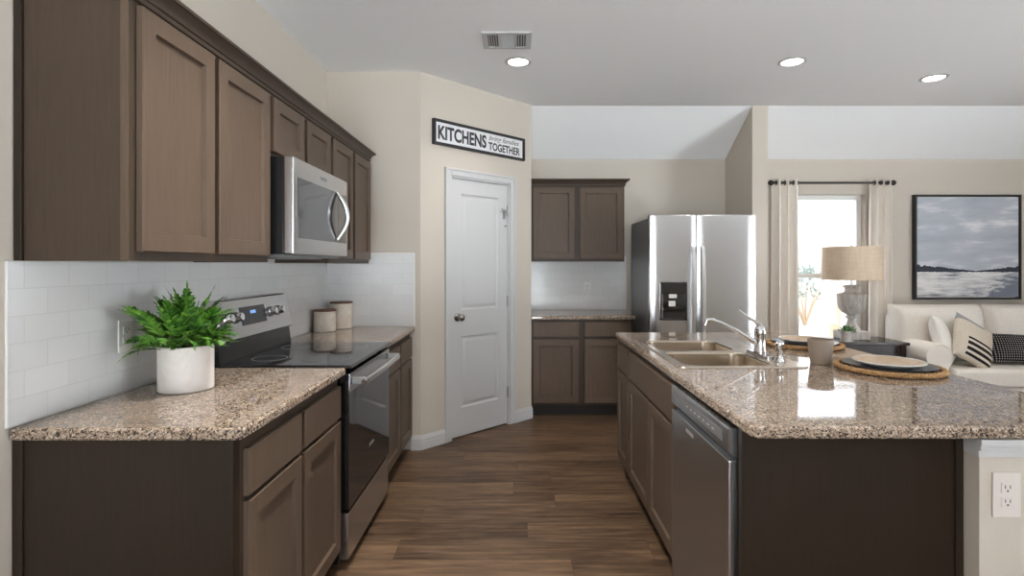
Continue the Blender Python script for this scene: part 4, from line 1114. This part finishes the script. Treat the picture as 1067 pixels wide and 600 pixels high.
def lamp():
    cx, cy, z = 3.205, 5.215, 0.6605; K = 0.86
    t = thing('table_lamp', 'grey urn table lamp with wide linen drum shade on the end table', 'lamp', (cx, cy, z))
    m = MB(); m.box(cx - 0.118, cx + 0.118, cy - 0.105, cy + 0.105, z, z + 0.075, 0.006)
    m.build('plinth', M['urn'], t)
    MB().lathe([(q * K, h_) for q, h_ in [(0, 0.0755), (0.10, 0.0755), (0.098, 0.085), (0.066, 0.115), (0.046, 0.155), (0.040, 0.185), (0.046, 0.196), (0.058, 0.204), (0.058, 0.214), (0.044, 0.222), (0.050, 0.230),
                (0.100, 0.255), (0.130, 0.295), (0.143, 0.345), (0.147, 0.400), (0.150, 0.408), (0.150, 0.424), (0.142, 0.430), (0.090, 0.440), (0.072, 0.452), (0.066, 0.478), (0.082, 0.492), (0.090, 0.500), (0.088, 0.510), (0.05, 0.518), (0, 0.520)]], cx, cy, z, 48).build('urn_body', M['urn'], t)
    MB().lathe([(0, 0.5205), (0.012, 0.5205), (0.012, 0.60), (0.02, 0.605), (0.02, 0.66), (0, 0.66)], cx, cy, z, 16).tube([(cx, cy, z + 0.66), (cx, cy, z + 0.872)], 0.004, 8).build('stem', M['nickel'], t)
    r0, r1, za, zb = 0.258, 0.250, 0.565, 0.882
    sh = MB().lathe([(r0, za), (r1, zb), (r1 - 0.003, zb), (r0 - 0.003, za), (r0, za)], cx, cy, z, 72).build('lamp_shade', M['linen'], t, sharp=60)
    m = MB()
    for a in (0, PI * 2 / 3, PI * 4 / 3): m.tube([(cx, cy, z + 0.870), (cx + (r1 - 0.003) * math.cos(a), cy + (r1 - 0.003) * math.sin(a), z + 0.876)], 0.003, 6)
    m.lathe([(0, 0.868), (0.009, 0.872), (0.010, 0.885), (0.005, 0.900), (0, 0.902)], cx, cy, z, 12)
    m.build('spider_finial', M['nickel'], sh)
lamp()
def succulent():
    cx, cy, z = 3.035, 5.01, 0.6605
    t = thing('potted_succulent', 'tiny green succulent in a concrete pot beside the lamp base', 'plant', (cx, cy, z))
    MB().lathe([(0, 0), (0.050, 0), (0.053, 0.003), (0.058, 0.10), (0.056, 0.102), (0.053, 0.10), (0.052, 0.088), (0, 0.088)], cx, cy, z, 32).build('pot', M['small_pot'], t)
    rnd = random.Random(5); m = MB(); bm = m.bm
    for i in range(46):
        a = rnd.uniform(0, 2 * PI); e = rnd.uniform(0.1, 1.5); L = rnd.uniform(0.045, 0.075)
        d = Vector((math.cos(a) * math.cos(e), math.sin(a) * math.cos(e), math.sin(e))); s = d.cross(Vector((0, 0, 1))).normalized(); u = s.cross(d)
        p = Vector((cx + 0.02 * math.cos(a), cy + 0.02 * math.sin(a), z + 0.086))
        ring = []
        for f, wd in ((0, 0.006), (0.5, 0.012), (0.8, 0.009)):
            q = p + d * L * f; ring.append([bm.verts.new(q + s * wd), bm.verts.new(q + u * wd * 0.5), bm.verts.new(q - s * wd), bm.verts.new(q - u * wd * 0.5)])
        tip = bm.verts.new(p + d * L)
        for A, B in zip(ring, ring[1:]):
            for k in range(4): bm.faces.new((A[k], A[(k + 1) % 4], B[(k + 1) % 4], B[k]))
        bm.faces.new(ring[0])
        for k in range(4): bm.faces.new((ring[-1][k], ring[-1][(k + 1) % 4], tip))
    m.build('leaves', M['succulent'], t)
succulent()

# ============================================================ SOFA AND PILLOWS
def puff(w_, h_, t_, n=22, p=2.6, pinch=0.06, sag=0.0):
    """pillow in the local xz plane, thickness along y"""
    m = MB(); bm = m.bm; G = {}
    for sgn in (1, -1):
        for i in range(n + 1):
            for j in range(n + 1):
                u, v = 2 * i / n - 1, 2 * j / n - 1
                edge = i in (0, n) or j in (0, n)
                if edge and sgn == -1: G[(sgn, i, j)] = G[(1, i, j)]; continue
                th = t_ / 2 * (max(0, 1 - abs(u) ** p) * max(0, 1 - abs(v) ** p)) ** 0.5
                x = u * w_ / 2 * (1 - pinch * (1 - abs(v) ** 1.5) * abs(u)); z = v * h_ / 2 * (1 - pinch * (1 - abs(u) ** 1.5) * abs(v))
                G[(sgn, i, j)] = bm.verts.new((x, sgn * th + sag * (u * u + v * v) * 0.5, z))
    for sgn in (1, -1):
        for i in range(n):
            for j in range(n): 
                q = [G[(sgn, i, j)], G[(sgn, i + 1, j)], G[(sgn, i + 1, j + 1)], G[(sgn, i, j + 1)]]
                bm.faces.new(q if sgn > 0 else q[::-1])
    return m
def soft(m, k=2):
    bmesh.ops.smooth_vert(m.bm, verts=m.bm.verts, factor=0.3, use_axis_x=True, use_axis_y=True, use_axis_z=True); return m
def sofa():
    X0, X1 = 3.575, 5.36
    t = thing('sofa', 'cream slipcovered sofa with rolled arms under the seascape painting', 'sofa', ((X0 + X1) / 2, 5.0, 0))
    MB().box(X0 + 0.06, X1 - 0.06, 4.74, 5.36, 0.06, 0.30, 0.03, 3).build('base', M['sofa'], t)
    for xx in (X0 + 0.12, X1 - 0.12):
        for yy in (4.80, 5.30): MB().lathe([(0, 0), (0.025, 0), (0.032, 0.065), (0, 0.065)], xx, yy, 0, 12).build('foot', M['table_wood'], t)
    for xc in (X0 + 0.118, X1 - 0.118):
        a = MB(); r = 0.118; zc = 0.562
        prof = [(xc - 0.085, 0.08), (xc - 0.085, zc - 0.085)]
        for k in range(15):
            an = math.radians(225) - math.radians(270) * k / 14
            prof.append((xc + r * math.cos(an), zc + r * math.sin(an)))
        prof += [(xc + 0.085, 0.08)]
        bm = a.bm; rings = []
        for y, sc in ((4.745, 0.86), (4.752, 0.95), (4.77, 1.0), (5.34, 1.0), (5.36, 0.95)):
            zc0 = 0.4
            rings.append([bm.verts.new((xc + (x - xc) * sc, y, zc0 + (z - zc0) * (sc if z > zc0 else 1))) for x, z in prof])
        for A, B in zip(rings, rings[1:]):
            for k in range(len(prof)): bm.faces.new((A[k], A[(k + 1) % len(prof)], B[(k + 1) % len(prof)], B[k]))
        bm.faces.new(rings[0]); bm.faces.new(rings[-1])
        arm = a.build('arm', M['sofa'], t, sharp=50)
        MB().tube([(xc + r * 0.955 * math.cos(math.radians(225 - 270 * k / 20)), 4.751, 0.4 + (zc + r * math.sin(math.radians(225 - 270 * k / 20)) - 0.4) * 0.955) for k in range(21)], 0.005, 6).build('piping', M['sofa'], arm)
    MB().box(X0 + 0.03, X1 - 0.03, 5.22, 5.365, 0.28, 0.90, 0.05, 4).build('back', M['sofa'], t)
    xm = (X0 + X1) / 2; w_ = (X1 - X0 - 0.44) / 2
    for k in range(2):
        a = X0 + 0.22 + k * w_
        MB().box(a + 0.004, a + w_ - 0.004, 4.70, 5.22, 0.295, 0.458, 0.035, 4).build('seat_cushion', M['sofa'], t)
    for k in range(2):
        a = X0 - 0.01 + k * (X1 - X0 + 0.02) / 2; b = a + (X1 - X0 + 0.02) / 2
        m = puff(b - a - 0.01, 0.545, 0.27, 20, 5.0, 0.02)
        Mx = Matrix.Translation(((a + b) / 2, 5.205, 0.722)) @ Matrix.Rotation(math.radians(-9), 4, 'X')
        c = m.build('back_cushion', M['sofa'], t, Mx=Mx, sharp=80)
sofa()
def pillow(m_, mt, loc, rot, label, group='throw pillows on the sofa'):
    o = m_.build('throw_pillow', M[mt], sharp=80); o.location = loc; o.rotation_euler = [math.radians(a) for a in rot]
    o.rotation_mode = 'XYZ'; return tag(o, label, 'pillow', group)
pillow(puff(0.44, 0.46, 0.15), 'pillow_white', (3.895, 4.985, 0.682), (-16, 4, 50), 'plain white throw pillow leaning on the left sofa arm')
pillow(puff(0.44, 0.42, 0.14), 'striped', (4.09, 4.88, 0.665), (-18, 28, 10), 'tan throw pillow with black stripes in the middle of the sofa')
pillow(puff(0.66, 0.27, 0.13, pinch=0.03), 'checked', (4.63, 4.95, 0.602), (-20, 2, 0), 'black woven lumbar pillow with white checks at the right edge')

# ============================================================ OUTSIDE THE WINDOW
struct('floor_yard', MB().box(-6, 30, YB + 0.16, 60, -0.30, -0.20), M['ground'])
t = thing('neighbor_house', 'pale house with grey roof seen through the window behind the lamp', 'house', (9.5, 17, -0.2))
MB().box(5.5, 16, 17, 24, -0.2, 4.2).build('wall', M['stucco'], t)
MB().prism([(5.0, 16.5, 4.2), (5.0, 20.5, 5.2), (5.0, 24.5, 4.2)], (11.5, 0, 0)).build('roof', M['roof'], t)
t = thing('garden_fence', 'pale board fence across the yard outside the window', 'fence', (9, 15, -0.2))
m = MB()
for k in range(80): m.box(2 + k * 0.15, 2 + k * 0.15 + 0.143, 15.0, 15.02, -0.2, 0.95 + 0.004 * (k % 3))
m.build('boards', M['fence'], t)
for k in range(5): MB().box(2.3 + k * 2.4, 2.4 + k * 2.4, 15.021, 15.12, -0.2, 1.0).build('post', M['post_wood'], t)
o = MB().box(4.76, 4.865, 8.2, 8.3, -0.2, 1.15, 0.006).build('wooden_post', M['post_wood']); tag(recenter(o, (4.81, 8.25, -0.2)), 'tan wooden post standing outside the window behind the lamp', 'post')
def shrub():
    cx, cy = 7.4, 14.0
    rnd = random.Random(3); m = MB(); bm = m.bm
    for i in range(700):
        a, b = rnd.uniform(0, 2 * PI), rnd.uniform(-0.3, 1.4); R = rnd.uniform(0.55, 1.0)
        p = Vector((cx + 0.75 * R * math.cos(a) * math.cos(b), cy + 0.7 * R * math.sin(a) * math.cos(b), 0.65 + 0.75 * R * math.sin(b)))
        d = Vector((rnd.uniform(-1, 1), rnd.uniform(-1, 1), rnd.uniform(-0.3, 1))).normalized(); s = d.cross(Vector((0.3, 0.2, 1))).normalized()
        bm.faces.new([bm.verts.new(q) for q in (p, p + d * 0.07 + s * 0.03, p + d * 0.15, p + d * 0.07 - s * 0.03)])
    t = thing('shrub', 'grey green shrub in front of the fence outside the window', 'shrub', (cx, cy, -0.2))
    m.build('foliage', M['shrub'], t, smooth=False, recalc=False)
    m = MB()
    for k in range(6): m.tube([(cx, cy, -0.2), (cx + 0.2 * math.cos(k), cy + 0.2 * math.sin(k), 0.3), (cx + 0.45 * math.cos(k), cy + 0.4 * math.sin(k), 0.8)], [0.03, 0.02, 0.01], 6)
    m.build('branches', M['post_wood'], t)
shrub()
